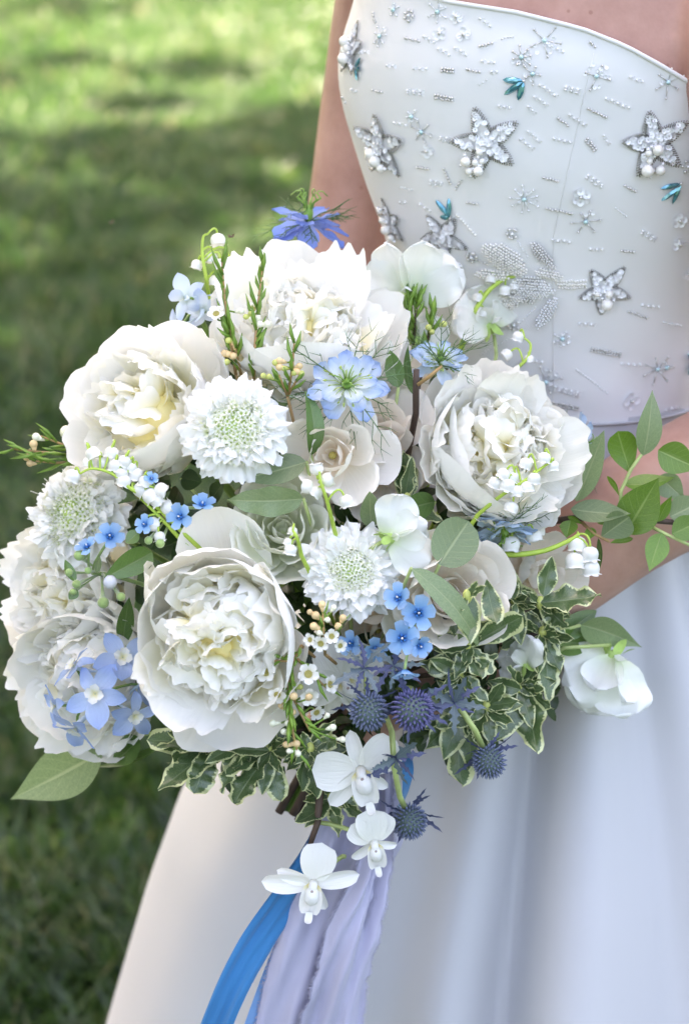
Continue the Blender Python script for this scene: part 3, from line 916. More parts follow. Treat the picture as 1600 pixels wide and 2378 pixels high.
def stem_to_bind(root, base, d, r=0.0022, mat='stem', name='stem', length=0.06):
    """stem from a flower head back to the binding point, through the handle"""
    inv = root.matrix_basis.inverted()
    off = Vector((rng.normal(0, .007), rng.normal(0, .007), rng.normal(0, .007)))
    b = BIND + off
    e = HANDLE_A.lerp(HANDLE_B, 0.55) + off * 0.8
    pts = bez(base, base - d * length, b.lerp(base, 0.35) - d * 0.01, b, 9) + [e]
    Acc().tube([inv @ p for p in pts], r, 6).build(name, M[mat], root)

def head(name, label, cat, px, py, w, face, twist=0.0, group=None, h0=0.0):
    p = pt(px, py, w) - face * h0
    m = Matrix.Translation(p) @ frame(face, twist)
    return thing(name, label, cat, m, group), p

# --- shared petal meshes --------------------------------------------------
G_SMOOTH = [patch('guard_petal', bowl(hw=0.66 + 0.1 * (i % 3), th1=1.62 + 0.10 * (i % 4), tipr=0.20 + 0.04 * (i % 3), ruf=0.010 + 0.010 * (i % 2), k=1.2 + 0.5 * i, ph=i * 1.3, notch=0.012 + 0.008 * (i % 3), nu=17, nv=13), M['guard']) for i in range(8)]
def frill(P, r1, amp=0.05, fr=5.0):
    """soft uneven ruffle along the rim of a bowl petal"""
    nv, nu = P.shape[:2]
    uu = np.linspace(-1, 1, nu)[None, :]; vv = np.linspace(0, 1, nv)[:, None]
    e = np.clip((vv - 0.45) / 0.55, 0, 1) ** 1.6
    p1, p2 = r1.random(2) * 6
    n = P - np.array([0, 0, 1.0]); n /= np.linalg.norm(n, axis=2, keepdims=True) + 1e-9
    d = amp * e * (np.sin(uu * fr + p1) + 0.6 * np.sin(uu * fr * 2.1 + p2)) + amp * .5 * np.sin(uu * 2.2 + 3 * vv + p2)
    return P + n * d[..., None]
MIDP = []
for i in range(10):
    r1 = np.random.default_rng(160 + i)
    P = bowl(hw=0.42 + 0.20 * r1.random(), th1=1.55 + 0.28 * r1.random(), tipr=0.22, tp=2.8, flare=-0.06 + 0.12 * r1.random(), ruf=0.0, ph=r1.random() * 6, notch=0.022 + .02 * r1.random(), nk=6 + 5 * r1.random(), nu=27, nv=13)
    MIDP.append(patch('petal', frill(P, r1, .040, 3 + 3 * r1.random()), M['guard' if i % 2 else 'peony']))
INNER = []
for i in range(18):
    r1 = np.random.default_rng(100 + i)
    P = bowl(hw=0.50 + 0.35 * r1.random(), th0=.5, th1=1.85 + 0.55 * r1.random(), tipr=0.16 + .08 * r1.random(), tp=2.4, flare=-0.08 + 0.16 * r1.random(), ruf=0.0, ph=r1.random() * 6, notch=0.032 + .03 * r1.random(), nk=5 + 5 * r1.random(), nu=23, nv=12, basew=.45)
    INNER.append(patch('petal', frill(P, r1, .065, 3.5 + 4 * r1.random()), M['peony']))

TUFT = []
for i in range(12):
    r1 = np.random.default_rng(220 + i)
    P = bowl(hw=0.62 + 0.35 * r1.random(), th0=.55, th1=1.75 + 0.55 * r1.random(), tipr=0.14 + .08 * r1.random(), tp=2.2, flare=0.02 + 0.22 * r1.random(), ruf=0.0, ph=r1.random() * 6, notch=0.035 + .04 * r1.random(), nk=3 + 3 * r1.random(), nu=13, nv=9, basew=.5)
    TUFT.append(patch('petal', frill(P, r1, .10, 3.0 + 3 * r1.random()), M['peony']))

def peony(label, px, py, w, rpx, face, seed, guards=None, n_inner=85, amax=78, inner=0.86, twist=0.0, group='white peonies in the bouquet', lift=0.0, n_mid=15, gs=0.90, heart=(0, 0), gaps=(), mtilt=(-4, 14), n_tuft=50, tsize=1.0, h0=0.62):
    r = np.random.default_rng(seed)
    R = sz(rpx, w)
    root, base = head('peony', label, 'peony', px, py, w, face, twist, group, h0=R * h0)
    if guards is None:
        guards = [(a + r.uniform(-12, 12), 1.0, r.uniform(-6, 12), 1.0) for a in (20, 92, 165, 235, 305)] + [(a + r.uniform(-14, 14), 1.06, r.uniform(8, 26), 1.0) for a in (50, 130, 205, 275, 340)]
    for k, (az, rad, tilt, wd) in enumerate(guards):
        # az measured from picture right, counter-clockwise
        L = RZ(R_(az - 90)) @ T(0, 0.03 * R * k / 10, 0.012 * R * (10 - k)) @ RX(-R_(tilt)) @ S(R * rad * wd * gs, R * rad * gs, R * rad * gs)
        obj('guard_petal', G_SMOOTH[(k * 3 + seed) % 8], root, L)
    for k in range(n_mid):
        az = 2 * PI * (k + r.uniform(-.3, .3)) / n_mid * 2
        rd = R * (0.74 + 0.12 * (k % 2) + r.normal(0, .03)) * inner / .9
        obj('petal', MIDP[int(r.integers(0, 10))], root, RZ(az) @ T(0, 0, R * (.14 + lift + .06 * r.random())) @ RX(-R_(r.uniform(*mtilt))) @ RY(r.normal(0, .12)) @ S(rd * r.uniform(.85, 1.2), rd, rd * r.uniform(1.0, 1.2)))
    ga = PI * (3 - math.sqrt(5))
    Q = R * inner
    for k in range(n_inner):                      # ranks of incurved petals round the heart
        f = (k + 0.5) / n_inner
        rr = 0.44 + 0.32 * f ** .8
        az = k * ga + r.normal(0, 0.3)
        top = 1.04 + lift - 0.28 * (rr / .8) ** 2.2
        rd = rr * r.uniform(.88, 1.14)
        hz = top - 1.42 * rd + r.normal(0, .05)
        L = RZ(az) @ T(0, 0, Q * hz) @ RX(-R_(r.normal(2, 9))) @ RY(r.normal(0, 0.20)) @ S(Q * rd * r.uniform(.9, 1.25), Q * rd, Q * rd * r.uniform(.95, 1.25))
        obj('petal', INNER[int(r.integers(0, 18))], root, L)
    dome_r = 0.62 * Q                             # the ruffled heart: a pompon of small scooped petals
    c0 = Vector((Q * heart[0], Q * heart[1], Q * (0.50 + lift)))
    for k in range(n_tuft):
        f = (k + 0.5) / n_tuft
        al = R_(amax) * f ** .58 + r.normal(0, .06); az = k * ga + r.normal(0, .2)
        d = Vector((math.sin(al) * math.cos(az), math.sin(al) * math.sin(az), math.cos(al)))
        if any(d.angle(Vector(g[:3])) < g[3] for g in gaps): continue
        q4 = d.to_track_quat('Z', 'Y').to_matrix().to_4x4()
        rd = Q * r.uniform(.17, .30) * tsize
        L = Matrix.Translation(c0 + d * (dome_r * (1.0 - .10 * f) - rd * 1.30 + Q * r.normal(0, .03))) @ q4 @ RZ(r.random() * 6.283) @ RX(-R_(r.normal(4, 16))) @ S(rd * r.uniform(.9, 1.3), rd, rd * r.uniform(.9, 1.3))
        obj('petal', TUFT[int(r.integers(0, 12))], root, L)
    a = Acc(); a.ball((c0.x, c0.y, c0.z - .06 * Q), (dome_r * .80, dome_r * .80, dome_r * .78), 14, 9)
    a.build('heart', M['heart'], root)
    stem_to_bind(root, base, face, 0.0032)
    return root

# roses ---------------------------------------------------------------------
def rose_set(mat):
    out = []
    for i in range(8):
        P = bowl(hw=0.72 + 0.08 * (i % 3), th1=1.9 + 0.1 * (i % 4), tipr=0.16 + 0.05 * (i % 3), tp=2.8, flare=0.0, ruf=0.02, k=1.5 + 0.5 * (i % 3), ph=i * 1.1, notch=0.022, nk=2 + (i % 3))
        nv = P.shape[0]
        # rolled-back rim
        v = np.linspace(0, 1, nv)[:, None]
        lipf = np.clip((v - 0.8) / 0.2, 0, 1) ** 1.5
        P[..., 1] += 0.10 * lipf * (1 + 0.3 * (i % 3)); P[..., 2] -= 0.05 * lipf
        out.append(patch('petal', P, mat))
    return out
ROSE = rose_set(M['rose']); RANU = rose_set(M['ranunculus'])

def rose(label, px, py, w, rpx, face, seed, n=20, twist=0.0, name='rose', cat='rose', pet=None, group='cream roses in the bouquet', spread=30, core=True, inner=0.16, h0=0.75):
    r = np.random.default_rng(seed)
    R = sz(rpx, w)
    root, base = head(name, label, cat, px, py, w, face, twist, group, h0=R * h0)
    pet = pet or ROSE
    for k in range(n):
        f = k / (n - 1)
        rad = R * (inner + (0.95 - inner) * f ** 0.85)
        az = k * 2.3999 + r.normal(0, .15)
        tilt = -14 * (1 - f) + spread * max(0, f - 0.45) / 0.55 + r.normal(0, 4)
        hz = R * (0.34 * (1 - f))
        L = RZ(az) @ T(0, 0, hz) @ RX(-R_(tilt)) @ S(rad * r.uniform(.92, 1.1), rad, rad * (1.35 - 0.35 * f))
        obj('petal', pet[int(r.integers(0, 8))], root, L)
    if core:
        a = Acc(); a.ball((0, 0, R * .45), (R * .10, R * .10, R * .14), 8, 5); a.build('stamens', M['waxcup'], root)
    stem_to_bind(root, base, face, 0.0024)
    return root

# scabiosa ------------------------------------------------------------------
SCAB = []
for i in range(8):
    r1 = np.random.default_rng(300 + i)
    nu, nv = 15, 9
    P = sheet(wfun(0.30 + 0.10 * r1.random(), 0.9, 0.12, 0.3), nu=nu, nv=nv, L=1.0, b0=0.15, bend=-0.6 * r1.random(), cup=0.12 * r1.normal(), notch=0.18, nfreq=1.0 + 0.8 * r1.random(), ph=r1.random() * 6, tipr=0.22, vend=.93)
    uu = np.linspace(-1, 1, nu)[None, :]; vv = np.linspace(0, 1, nv)[:, None]
    P[..., 1] += vv ** 4 * 0.035 * np.sin(uu * 13 + i)
    P[..., 2] += vv ** 2 * 0.11 * np.sin(uu * (4.5 + 2 * r1.random()) + r1.random() * 6)
    SCAB.append(patch('petal', P, M['scab']))

def scabiosa(label, px, py, w, rpx, face, seed, twist=0.0, age=0.0, disc=1.0):
    r = np.random.default_rng(seed)
    R = sz(rpx, w)
    root, base = head('scabiosa', label, 'scabiosa', px, py, w, face, twist, 'white scabiosas in the bouquet', h0=R * 0.35)
    layers = [(20, 0.34, 0.72, -6, 0.00), (22, 0.32, 0.62, 8, 0.06), (22, 0.30, 0.52, 22, 0.12), (22, 0.28, 0.40, 36, 0.17)]
    for li, (n, r0, ln, tilt, hz) in enumerate(layers):
        for k in range(n):
            az = 2 * PI * (k + 0.5 * (li % 2)) / n + r.normal(0, .06)
            s = R * ln * r.uniform(.85, 1.12)
            L = RZ(az) @ T(0, R * r0, R * hz) @ RX(R_(tilt - 10 * age + r.normal(0, 7 + 9 * age))) @ RY(r.normal(0, .25 + .25 * age)) @ S(s * r.uniform(.8, 1.25), s * r.uniform(1 - .25 * age, 1.05), s)
            if r.random() < .12 * age: continue
            obj('petal', SCAB[int(r.integers(0, 8))], root, L)
    d = Acc(); d.ball((0, 0, R * 0.02), (R * .50, R * .50, R * .28), 20, 8); d.build('disc', M['scabdisc'], root)
    f = Acc()
    nfl = 190
    ga = PI * (3 - math.sqrt(5))
    lobe = sheet(wfun(0.36, 0.8, 0.3, 0.3), nu=3, nv=4, L=1.0, b0=1.15, bend=-1.1)
    for k in range(nfl):
        q = (k + .5) / nfl
        rr = 0.58 * disc * math.sqrt(q)
        a = k * ga
        zz = 0.02 + 0.30 * math.sqrt(max(0, 1 - (rr / (.62 * max(1, disc))) ** 2)) + (0.02 + .02 * age) * r.normal()
        nrm = Vector((math.cos(a) * rr * 1.3, math.sin(a) * rr * 1.3, 0.9 - rr * .5)).normalized()
        q4 = nrm.to_track_quat('Z', 'Y').to_matrix().to_4x4()
        s = R * (0.055 + 0.055 * q) * r.uniform(.85, 1.25)
        mm = T(math.cos(a) * rr * R, math.sin(a) * rr * R, zz * R) @ q4 @ RZ(r.random() * 6)
        for j in range(5 if q > .12 else 4):
            f.grid(lobe, mat=mm @ RZ(j * 2 * PI / 5) @ T(0, s * .22, 0) @ RX(r.normal(0, .15)) @ S(s * 1.1))
        if r.random() < .45 + .3 * age:
            e = mm @ Vector((r.normal(0, s * .4), r.normal(0, s * .4), s * 2.4))
            f.tube([mm @ Vector((0, 0, 0)), e], [R * .006, R * .008], 3)
    tag(f.build('floret_disc', M['scabf'], root), kind='stuff')
    stem_to_bind(root, base, face, 0.002)

# nigella -------------------------------------------------------------------
def nig_set(mat):
    out = []
    for i in range(5):
        r1 = np.random.default_rng(400 + i)
        P = sheet(wfun(0.24 + .05 * r1.random(), 0.9, 0.50, 0.10), nu=9, nv=11, L=1.0, b0=0.28, bend=-0.35 + 0.5 * r1.random(), cup=0.20, fold=0.1, wave=0.03, wfreq=2.4, ph=r1.random() * 6)
        nv, nu = P.shape[:2]
        uu = np.linspace(-1, 1, nu)[None, :]; vv = np.linspace(0, 1, nv)[:, None]
        tooth = np.clip((vv - .62) / .2, 0, 1) * np.clip((0.97 - vv) / .12, 0, 1)
        P[..., 0] *= 1 + 0.22 * tooth * np.sin(vv * 42 + i)
        P[..., 2] += 0.03 * np.sin(uu * 6 + i) * vv
        out.append(patch('petal', P, mat))
    return out
NIG = {k: nig_set(M[k]) for k in ('nigella', 'nigella_deep', 'nigella_pale')}

def thread_bracts(acc, R, r, n=7, lo=-35, hi=5, ln=1.35, rad=0.011, tilt_up=None):
    """finely forked thread leaves below a nigella"""
    for k in range(n):
        az = 2 * PI * (k + r.random() * .6) / n
        el = R_(r.uniform(lo, hi))
        d = Vector((math.cos(az) * math.cos(el), math.sin(az) * math.cos(el), math.sin(el)))
        side = d.cross(Vector((0, 0, 1))).normalized(); up = side.cross(d)
        L = R * ln * r.uniform(.8, 1.15)
        m = [d * L * t + up * (L * .10 * math.sin(t * 3)) for t in (0, .35, .7, 1.0)]
        acc.tube(m, [R * rad * 1.5, R * rad * 1.3, R * rad, R * rad * .3], 4)
        for t, sg in ((.36, 1), (.44, -1), (.6, 1), (.68, -1), (.8, 1)):
            b = d * L * t + up * (L * .10 * math.sin(t * 3))
            dd = (d * .8 + side * sg * r.uniform(.5, .9) + up * r.normal(0, .35)).normalized()
            l2 = L * r.uniform(.28, .48)
            acc.tube([b, b + dd * l2 * .6, b + (dd + d * .25).normalized() * l2], [R * rad, R * rad * .8, R * rad * .25], 3)
            b2 = b + dd * l2 * .55
            d3 = (dd - side * sg * .9 + up * r.normal(0, .3)).normalized()
            acc.tube([b2, b2 + d3 * l2 * .5], [R * rad * .75, R * rad * .25], 3)

def nigella(label, px, py, w, rpx, face, seed, mat='nigella', twist=0.0, n=(6, 6, 5), tilt=(4, 14, 28), stamens=True, horns='up', blen=1.35, group='blue nigella flowers in the bouquet', bl=(-35, 5)):
    r = np.random.default_rng(seed)
    R = sz(rpx, w)
    root, base = head('nigella', label, 'nigella', px, py, w, face, twist, group, h0=R * 0.15)
    for li in range(len(n)):
        for k in range(n[li]):
            az = 2 * PI * (k + li * .37) / n[li] + r.normal(0, .12)
            s = R * (1.02 - .10 * li) * r.uniform(.9, 1.08)
            L = RZ(az) @ T(0, R * .05, R * .035 * li) @ RX(R_(tilt[li] + r.normal(0, 7)) - .28) @ RY(r.normal(0, .2)) @ S(s * r.uniform(.9, 1.15), s, s)
            obj('petal', NIG[mat][int(r.integers(0, 5))], root, L)
    c = Acc()
    c.ball((0, 0, R * .22), (R * .13, R * .13, R * .22), 10, 6)
    for k in range(6):
        a = 2 * PI * k / 6
        d = Vector((math.cos(a), math.sin(a), 0))
        if horns == 'curl':
            pts = [d * R * .1 + Vector((0, 0, R * .35))] + [d * R * (.12 + .26 * t + .10 * math.sin(t * 7)) + Vector((0, 0, R * (.40 + .36 * math.sin(t * 2.6) + .08 * math.cos(t * 7)))) for t in np.linspace(0, 1, 8)]
        else:
            pts = [d * R * .09 + Vector((0, 0, R * .36)), d * R * .12 + Vector((0, 0, R * .52)), d * R * .2 + Vector((0, 0, R * .64)), d * R * .36 + Vector((0, 0, R * .66)) + Vector((r.normal(0, R * .06), r.normal(0, R * .06), 0))]
        c.tube(pts, np.linspace(R * .028, R * .014, len(pts)), 5)
    c.build('seed_capsule', M['capsule'], root)
    if stamens:
        s = Acc()
        for k in range(22):
            a = 2 * PI * k / 22 + r.normal(0, .1)
            d = Vector((math.cos(a), math.sin(a), 0)); l = R * r.uniform(.34, .6); e = r.uniform(.10, .30) * R
            p = [d * R * .06 + Vector((0, 0, R * .08)), d * l * .6 + Vector((0, 0, e + R * .06)), d * l + Vector((0, 0, e))]
            s.tube(p, R * .011, 4)
            t = (p[2] - p[1]).normalized()
            s.tube([p[2], p[2] + t * R * .05, p[2] + t * R * .12], [R * .014, R * .034, R * .012], 5)
        tag(s.build('stamens', M['anther'], root), kind='stuff')
    b = Acc(); thread_bracts(b, R, r, 11, bl[0], bl[1], blen, .013)
    tag(b.build('thread_bracts', M['thread'], root), kind='stuff')
    stem_to_bind(root, base, face, 0.0016)
    return root

# sweet pea -----------------------------------------------------------------
BANNER = []
for i in range(4):
    r1 = np.random.default_rng(500 + i)
    nu, nv = 17, 13
    P = sheet(wfun(0.50, 0.62, 0.30, 0.15), nu=nu, nv=nv, L=1.0, b0=0.25, bend=-0.55 + .4 * r1.random(), bpow=1.3, cup=-0.05, notch=0.04, nfreq=1.3, ph=i, tipr=0.06, vpow=1.6)
    uu = np.linspace(-1, 1, nu)[None, :]; vv = (1 - (1 - np.linspace(0, 1, nv)) ** 1.6)[:, None]
    e = np.clip((vv - .35) / .65, 0, 1) ** 1.3
    p1, p2 = r1.random(2) * 6
    P[..., 2] += 0.12 * e * np.sin(uu * 4.2 + p1) + 0.06 * np.abs(uu) * np.sin(vv * 11 + p2 + np.sign(uu)) + .03 * np.sin(uu * 9 + p2) * e
    BANNER.append(patch('banner_petal', P, M['sweetpea']))
WING = []
for i in range(2):
    nu, nv = 13, 11
    P = sheet(wfun(0.34, 0.7, 0.32, 0.15), nu=nu, nv=nv, L=1.0, b0=-0.1, bend=0.5, cup=0.55, ph=1, tipr=0.06, vpow=1.5)
    uu = np.linspace(-1, 1, nu)[None, :]; vv = (1 - (1 - np.linspace(0, 1, nv)) ** 1.5)[:, None]
    P[..., 2] += 0.07 * vv ** 2 * np.sin(uu * 4 + i * 2.2) + .03 * vv * np.abs(uu) * np.sin(vv * 13 + i)
    WING.append(patch('wing_petal', P, M['sweetpea']))
KEEL = patch('keel_petal', sheet(wfun(0.20, 0.7, 0.35, 0.2), nu=7, nv=7, L=1.0, b0=0.2, bend=1.2, cup=0.9), M['sweetpea'])

def sweet_pea(label, px, py, w, size_px, face, seed, twist=0.0, wing=0.62, back=False, stem=None, lobes=((58, 6, .92), (-58, 6, .95), (0, -4, .85))):
    """face = direction the flower opens; local +Y is the banner's rise"""
    R = sz(size_px, w)
    root, base = head('sweet_pea', label, 'sweet pea', px, py, w, face, twist, 'white sweet peas in the bouquet', h0=0)
    r = np.random.default_rng(seed)
    # the throat sits at the local origin minus half the banner's rise
    O = T(0, -R * .42, 0)
    for q_, (az, tl, sc) in enumerate(lobes):
        obj('banner_petal', BANNER[(seed + q_) % 4], root, O @ T(0, 0, -R * .03 * q_) @ RZ(R_(az)) @ RX(R_(tl)) @ S(R * sc * (1 if q_ % 2 else -1), R * sc, R * sc))
    for sg in (-1, 1):
        obj('wing_petal', WING[(sg + 1) // 2], root, O @ T(sg * R * .04, 0, R * .06) @ RZ(-sg * R_(12)) @ RX(R_(24)) @ RY(sg * R_(38)) @ S(R * wing * 1.15, R * wing, R * wing))
    obj('keel_petal', KEEL, root, O @ T(0, 0, R * .08) @ RX(R_(40)) @ S(R * .42))
    c = Acc()
    V, F, UV = lathe([(.02, -.20), (.07, -.17), (.115, -.06), (.13, .02)], 10)
    c.add(V * R, F, UV)
    for k in range(5):
        a = k * 2 * PI / 5
        c.grid(sheet(wfun(.085, .3, .9, .8), nu=3, nv=5, L=.30, b0=1.3, bend=-.9), mat=RZ(a) @ T(0, R * .125, R * .01) @ S(R))
    cal = c.build('calyx', M['calyx'], root, O @ T(0, -R * .02, -R * .02) @ RX(R_(100)))
    b = root.matrix_basis @ (O @ Vector((0, -R * .20, -R * .03)))
    dirn = (root.matrix_basis.to_3x3() @ Vector((0, 1, 0.1))).normalized()
    if stem is None:
        stem_to_bind(root, b, dirn, 0.0013, 'stem_pale', length=0.03)
    else:
        inv = root.matrix_basis.inverted()
        Acc().tube([inv @ p for p in [b] + stem], 0.0014, 6).build('stem', M['stem_pale'], root)
    return root

# delphinium and tweedia ---------------------------------------------------
def del_set(mat):
    return [patch('petal', sheet(wfun(0.225 + .03 * i, 0.8, 0.85, 0.10), nu=7, nv=11, L=1.0, b0=0.35, bend=-0.7 + .35 * i, cup=0.18, fold=.05, wave=0.03, wfreq=1.5, ph=i * 2.1, tipr=0), M[mat]) for i in range(4)]
DEL = {k: del_set(k) for k in ('delph', 'delph_pale')}

def delphinium(label, spikes, w, seed, mat='delph', group='pale blue delphiniums in the bouquet', axis=None, spur_up=False):
    """spikes: list of (px, py, r_px, facing vector) florets on one stem"""
    r = np.random.default_rng(seed)
    cx = sum(s[0] for s in spikes) / len(spikes); cyy = sum(s[1] for s in spikes) / len(spikes)
    f0 = facing(cx, cyy)
    root, base = head('delphinium', label, 'delphinium', cx, cyy, w - 0.03, f0, 0, group)
    inv = root.matrix_basis.inverted()
    for (px, py, rp, fc, dw) in spikes:
        R = sz(rp, w)
        p = pt(px, py, w + dw)
        Mf = inv @ Matrix.Translation(p) @ frame(fc, r.random() * 6)
        fl = obj('floret', None, root, Mf); fl.empty_display_size = .005
        for k in range(5):
            s = R * r.uniform(.92, 1.1)
            obj('petal', DEL[mat][int(r.integers(0, 4))], fl, RZ(k * 2 * PI / 5 + r.normal(0, .1)) @ T(0, R * .06, 0) @ RX(R_(r.normal(0, 9)) - .2) @ RY(r.normal(0, .2)) @ S(s * 1.12, s, s))
        b = Acc()
        for k in range(4):
            b.grid(sheet(wfun(.16, .7, .3, .3), nu=5, nv=5, L=.36, b0=.9, bend=-.9, cup=.4), mat=RZ(k * PI / 2 + .4) @ T(0, R * .02, R * .04) @ S(R))
        b.build('eye', M['bee'], fl)
        a = Acc()
        a.tube(bez(Vector((0, 0, 0)), Vector((0, .05 * R, -.35 * R)), Vector((0, .25 * R, -.7 * R)), Vector((0, .55 * R, -.95 * R)), 6), np.linspace(R * .13, R * .03, 7), 7)
        a.build('spur', M['spur'], fl)
        Acc().tube(bez(Mf @ Vector((0, 0, -R * .1)), Mf @ Vector((0, -R * .3, -R * .5)), Vector((0, 0, .01)), Vector((0, 0, -.005)), 5), .0009, 5).build('pedicel', M['stem'], root)
    stem_to_bind(root, base, f0, 0.0018)
    return root

TWD = [patch('petal', sheet(wfun(0.34, 0.55, 0.16, 0.35), nu=7, nv=8, L=1.0, b0=.75, bend=-.75 + .25 * i, cup=.14, wave=.02, wfreq=1, ph=i), M['tweedia']) for i in range(3)]
def tweedia(label, florets, w, seed, buds=(), leaves=(), group='sky blue tweedia in the bouquet', node=None):
    r = np.random.default_rng(seed)
    cx, cyy = node or (sum(s[0] for s in florets) / len(florets), sum(s[1] for s in florets) / len(florets))
    f0 = facing(cx, cyy)
    root, base = head('tweedia', label, 'tweedia', cx, cyy, w - 0.022, f0, 0, group)
    inv = root.matrix_basis.inverted()
    for (px, py, rp, fc) in florets:
        R = sz(rp, w)
        Mf = inv @ Matrix.Translation(pt(px, py, w)) @ frame(fc, r.random() * 6)
        fl = obj('floret', None, root, Mf); fl.empty_display_size = .005
        for k in range(5):
            s = R * r.uniform(.95, 1.06)
            obj('petal', TWD[int(r.integers(0, 3))], fl, RZ(k * 2 * PI / 5 + r.normal(0, .05)) @ T(0, R * .08, -R * .12) @ RX(R_(r.normal(0, 6)) - .1) @ S(s * 1.1, s, s))
        e = Acc()
        for k in range(5):
            a = k * 2 * PI / 5 + .6
            e.tube([Vector((math.cos(a) * R * .12, math.sin(a) * R * .12, R * .02)), Vector((math.cos(a) * R * .20, math.sin(a) * R * .20, R * .14)), Vector((math.cos(a) * R * .17, math.sin(a) * R * .17, R * .24))], [R * .09, R * .08, R * .03], 5)
        e.build('corona', M['tweedia_eye'], fl)
        st = Acc(); st.ball((0, 0, R * .2), (R * .07, R * .07, R * .13), 8, 5); st.build('stigma', M['bead_white'], fl)
        Acc().tube(bez(Mf @ Vector((0, 0, -R * .1)), Mf @ Vector((0, 0, -R * .7)), Vector((0, 0, .01)), Vector((0, 0, -.004)), 5), .0010, 5).build('pedicel', M['felt'], root)
    for (px, py, rp, mt) in buds:
        R = sz(rp, w)
        c = inv @ pt(px, py, w)
        a = Acc(); a.ball(c, R, 10, 7); a.build('bud', M[mt], root)
        b = Acc(); 
        dd = (Vector((0, 0, -.01)) - c); dl = dd.normalized()
        b.tube([c + dl * R * .55, c + dl * R * 1.1, c + dd * .5, c + dd * .9], [R * .85, R * .5, R * .22, R * .22], 8)
        b.build('calyx', M['felt'], root)
    for lf in leaves:
        leaf_part(root, *lf)
    stem_to_bind(root, base, f0, 0.0016, 'felt')
    return root

# leaves ---------------------------------------------------------------------
_leaf_cache = {}
def leaf_mesh(kind, mat, ratio, curl, wav, i=0):
    key = (kind, mat, round(ratio, 1), round(curl, 1), round(wav, 2), i)
    if key in _leaf_cache: return _leaf_cache[key]
    a, b = {'ovate': (.66, .92), 'lance': (.75, 1.1), 'obovate': (.95, .45), 'round': (.5, .45), 'strap': (.35, .35), 'needle': (.3, .6), 'point': (.8, 1.3)}[kind]
    P = sheet(wfun(ratio, a, b), nu=9, nv=17, L=1.0, b0=-curl * .45, bend=curl, cup=0.0, fold=.22, wave=wav * ratio / .3, wfreq=2.2 + .6 * i, ph=i * 1.9, side=.0)
    _leaf_cache[key] = patch('leaf', P, M[mat])
    return _leaf_cache[key]

def leaf_part(root, b, t, width, mat='leaf_mid', kind='ovate', roll=0.0, curl=0.5, wav=0.0, i=0, name='leaf'):
    """b, t = (px, py, w) of the base and the tip; roll turns the blade about its midrib, 0 = faces the camera"""
    inv = root.matrix_basis.inverted()
    B = pt(*b); Tt = pt(*t)
    y = Tt - B; L = y.length; y.normalize()
    z = (CAM - B).normalized(); z = (z - y * z.dot(y)).normalized()
    x = y.cross(z)
    m = Matrix(((x.x, y.x, z.x), (x.y, y.y, z.y), (x.z, y.z, z.z))).to_4x4()
    hw = sz(width / 2, b[2]) / L
    rb = max(0.1, round(hw, 1))
    me = leaf_mesh(kind, mat, rb, curl, wav, i)
    L2 = L * (1 + 0.045 * curl * curl)
    return obj(name, me, root, inv @ Matrix.Translation(B) @ m @ RY(R_(roll)) @ S(L2 * hw / rb, L2, L2))

def leaf_thing(label, b, t, width, mat='leaf_pale', kind='ovate', roll=0, curl=.5, wav=0.0, i=0, extra=(), stem=None, group=None, stemmat='stem_pale', name='leaf_sprig'):
    root = thing(name, label, 'leaf', Matrix.Translation(pt(*b)), group)
    leaf_part(root, b, t, width, mat, kind, roll, curl, wav, i)
    for e in extra:
        leaf_part(root, *e)
    inv = root.matrix_basis.inverted()
    s = [pt(*b)] + [pt(*q) for q in (stem or [])]
    e = BIND + Vector((rng.normal(0, .006), rng.normal(0, .006), rng.normal(0, .006)))
    last = s[-1]
    s = s + [last.lerp(e, .5) + CF * .01, e]
    Acc().tube([inv @ p for p in s], 0.0011, 6).build('stem', M[stemmat], root)
    return root

def pitto(label, node, leaves, w, seed, group='variegated pittosporum sprigs', stem=None, wid=0.36, extra=5):
    """whorl of wavy cream-edged leaves: leaves = [(tip_px, tip_py, dw), ...] from the node or with own base"""
    r = np.random.default_rng(seed)
    root = thing('pittosporum_sprig', label, 'foliage', Matrix.Translation(pt(node[0], node[1], w)), group)
    for k, lf in enumerate(leaves):
        if len(lf) == 3:
            tx, ty, dw = lf; bx, by = node[0] + r.normal(0, 5), node[1] + r.normal(0, 5)
        else:
            bx, by, tx, ty, dw = lf
        st_ = r.uniform(.95, 1.15); tx = bx + (tx - bx) * st_; ty = by + (ty - by) * st_
        ln = math.hypot(tx - bx, ty - by)
        leaf_part(root, (bx, by, w + r.normal(0, .003)), (tx, ty, w + dw), ln * wid * 2 * r.uniform(.55, .75), 'leaf_var', 'ovate' if r.random() < .7 else 'obovate', roll=r.uniform(-55, 55), curl=r.uniform(-.4, 1.3), wav=[.05, .075, .10][k % 3], i=k % 5)
    for k in range(3 + extra):                    # younger leaves round the bud
        an = r.random() * 6.28; l = r.uniform(35, 60) if k < 3 else r.uniform(70, 105)
        leaf_part(root, (node[0], node[1], w), (node[0] + math.cos(an) * l, node[1] + math.sin(an) * l, w + .012 - (.014 if k >= 3 else 0)), l * .45, 'leaf_var', 'ovate', r.uniform(-50, 50), r.uniform(0, 1.2), .075, k % 5)
    inv = root.matrix_basis.inverted()
    b = Acc()
    e = BIND + Vector((r.normal(0, .006), r.normal(0, .006), r.normal(0, .006)))
    s0 = pt(node[0], node[1], w)
    mid = [pt(*q) for q in (stem or [])]
    b.tube([inv @ p for p in [s0] + mid + [s0.lerp(e, .55) + CF * .012 if not mid else mid[-1].lerp(e, .5), e]], 0.0016, 6)
    b.build('stem', M['twig'], root)
    a = Acc(); a.ball((0, 0, 0), (.0032, .0032, .005), 7, 5); a.build('bud', M['bud_green'], root)
    return root

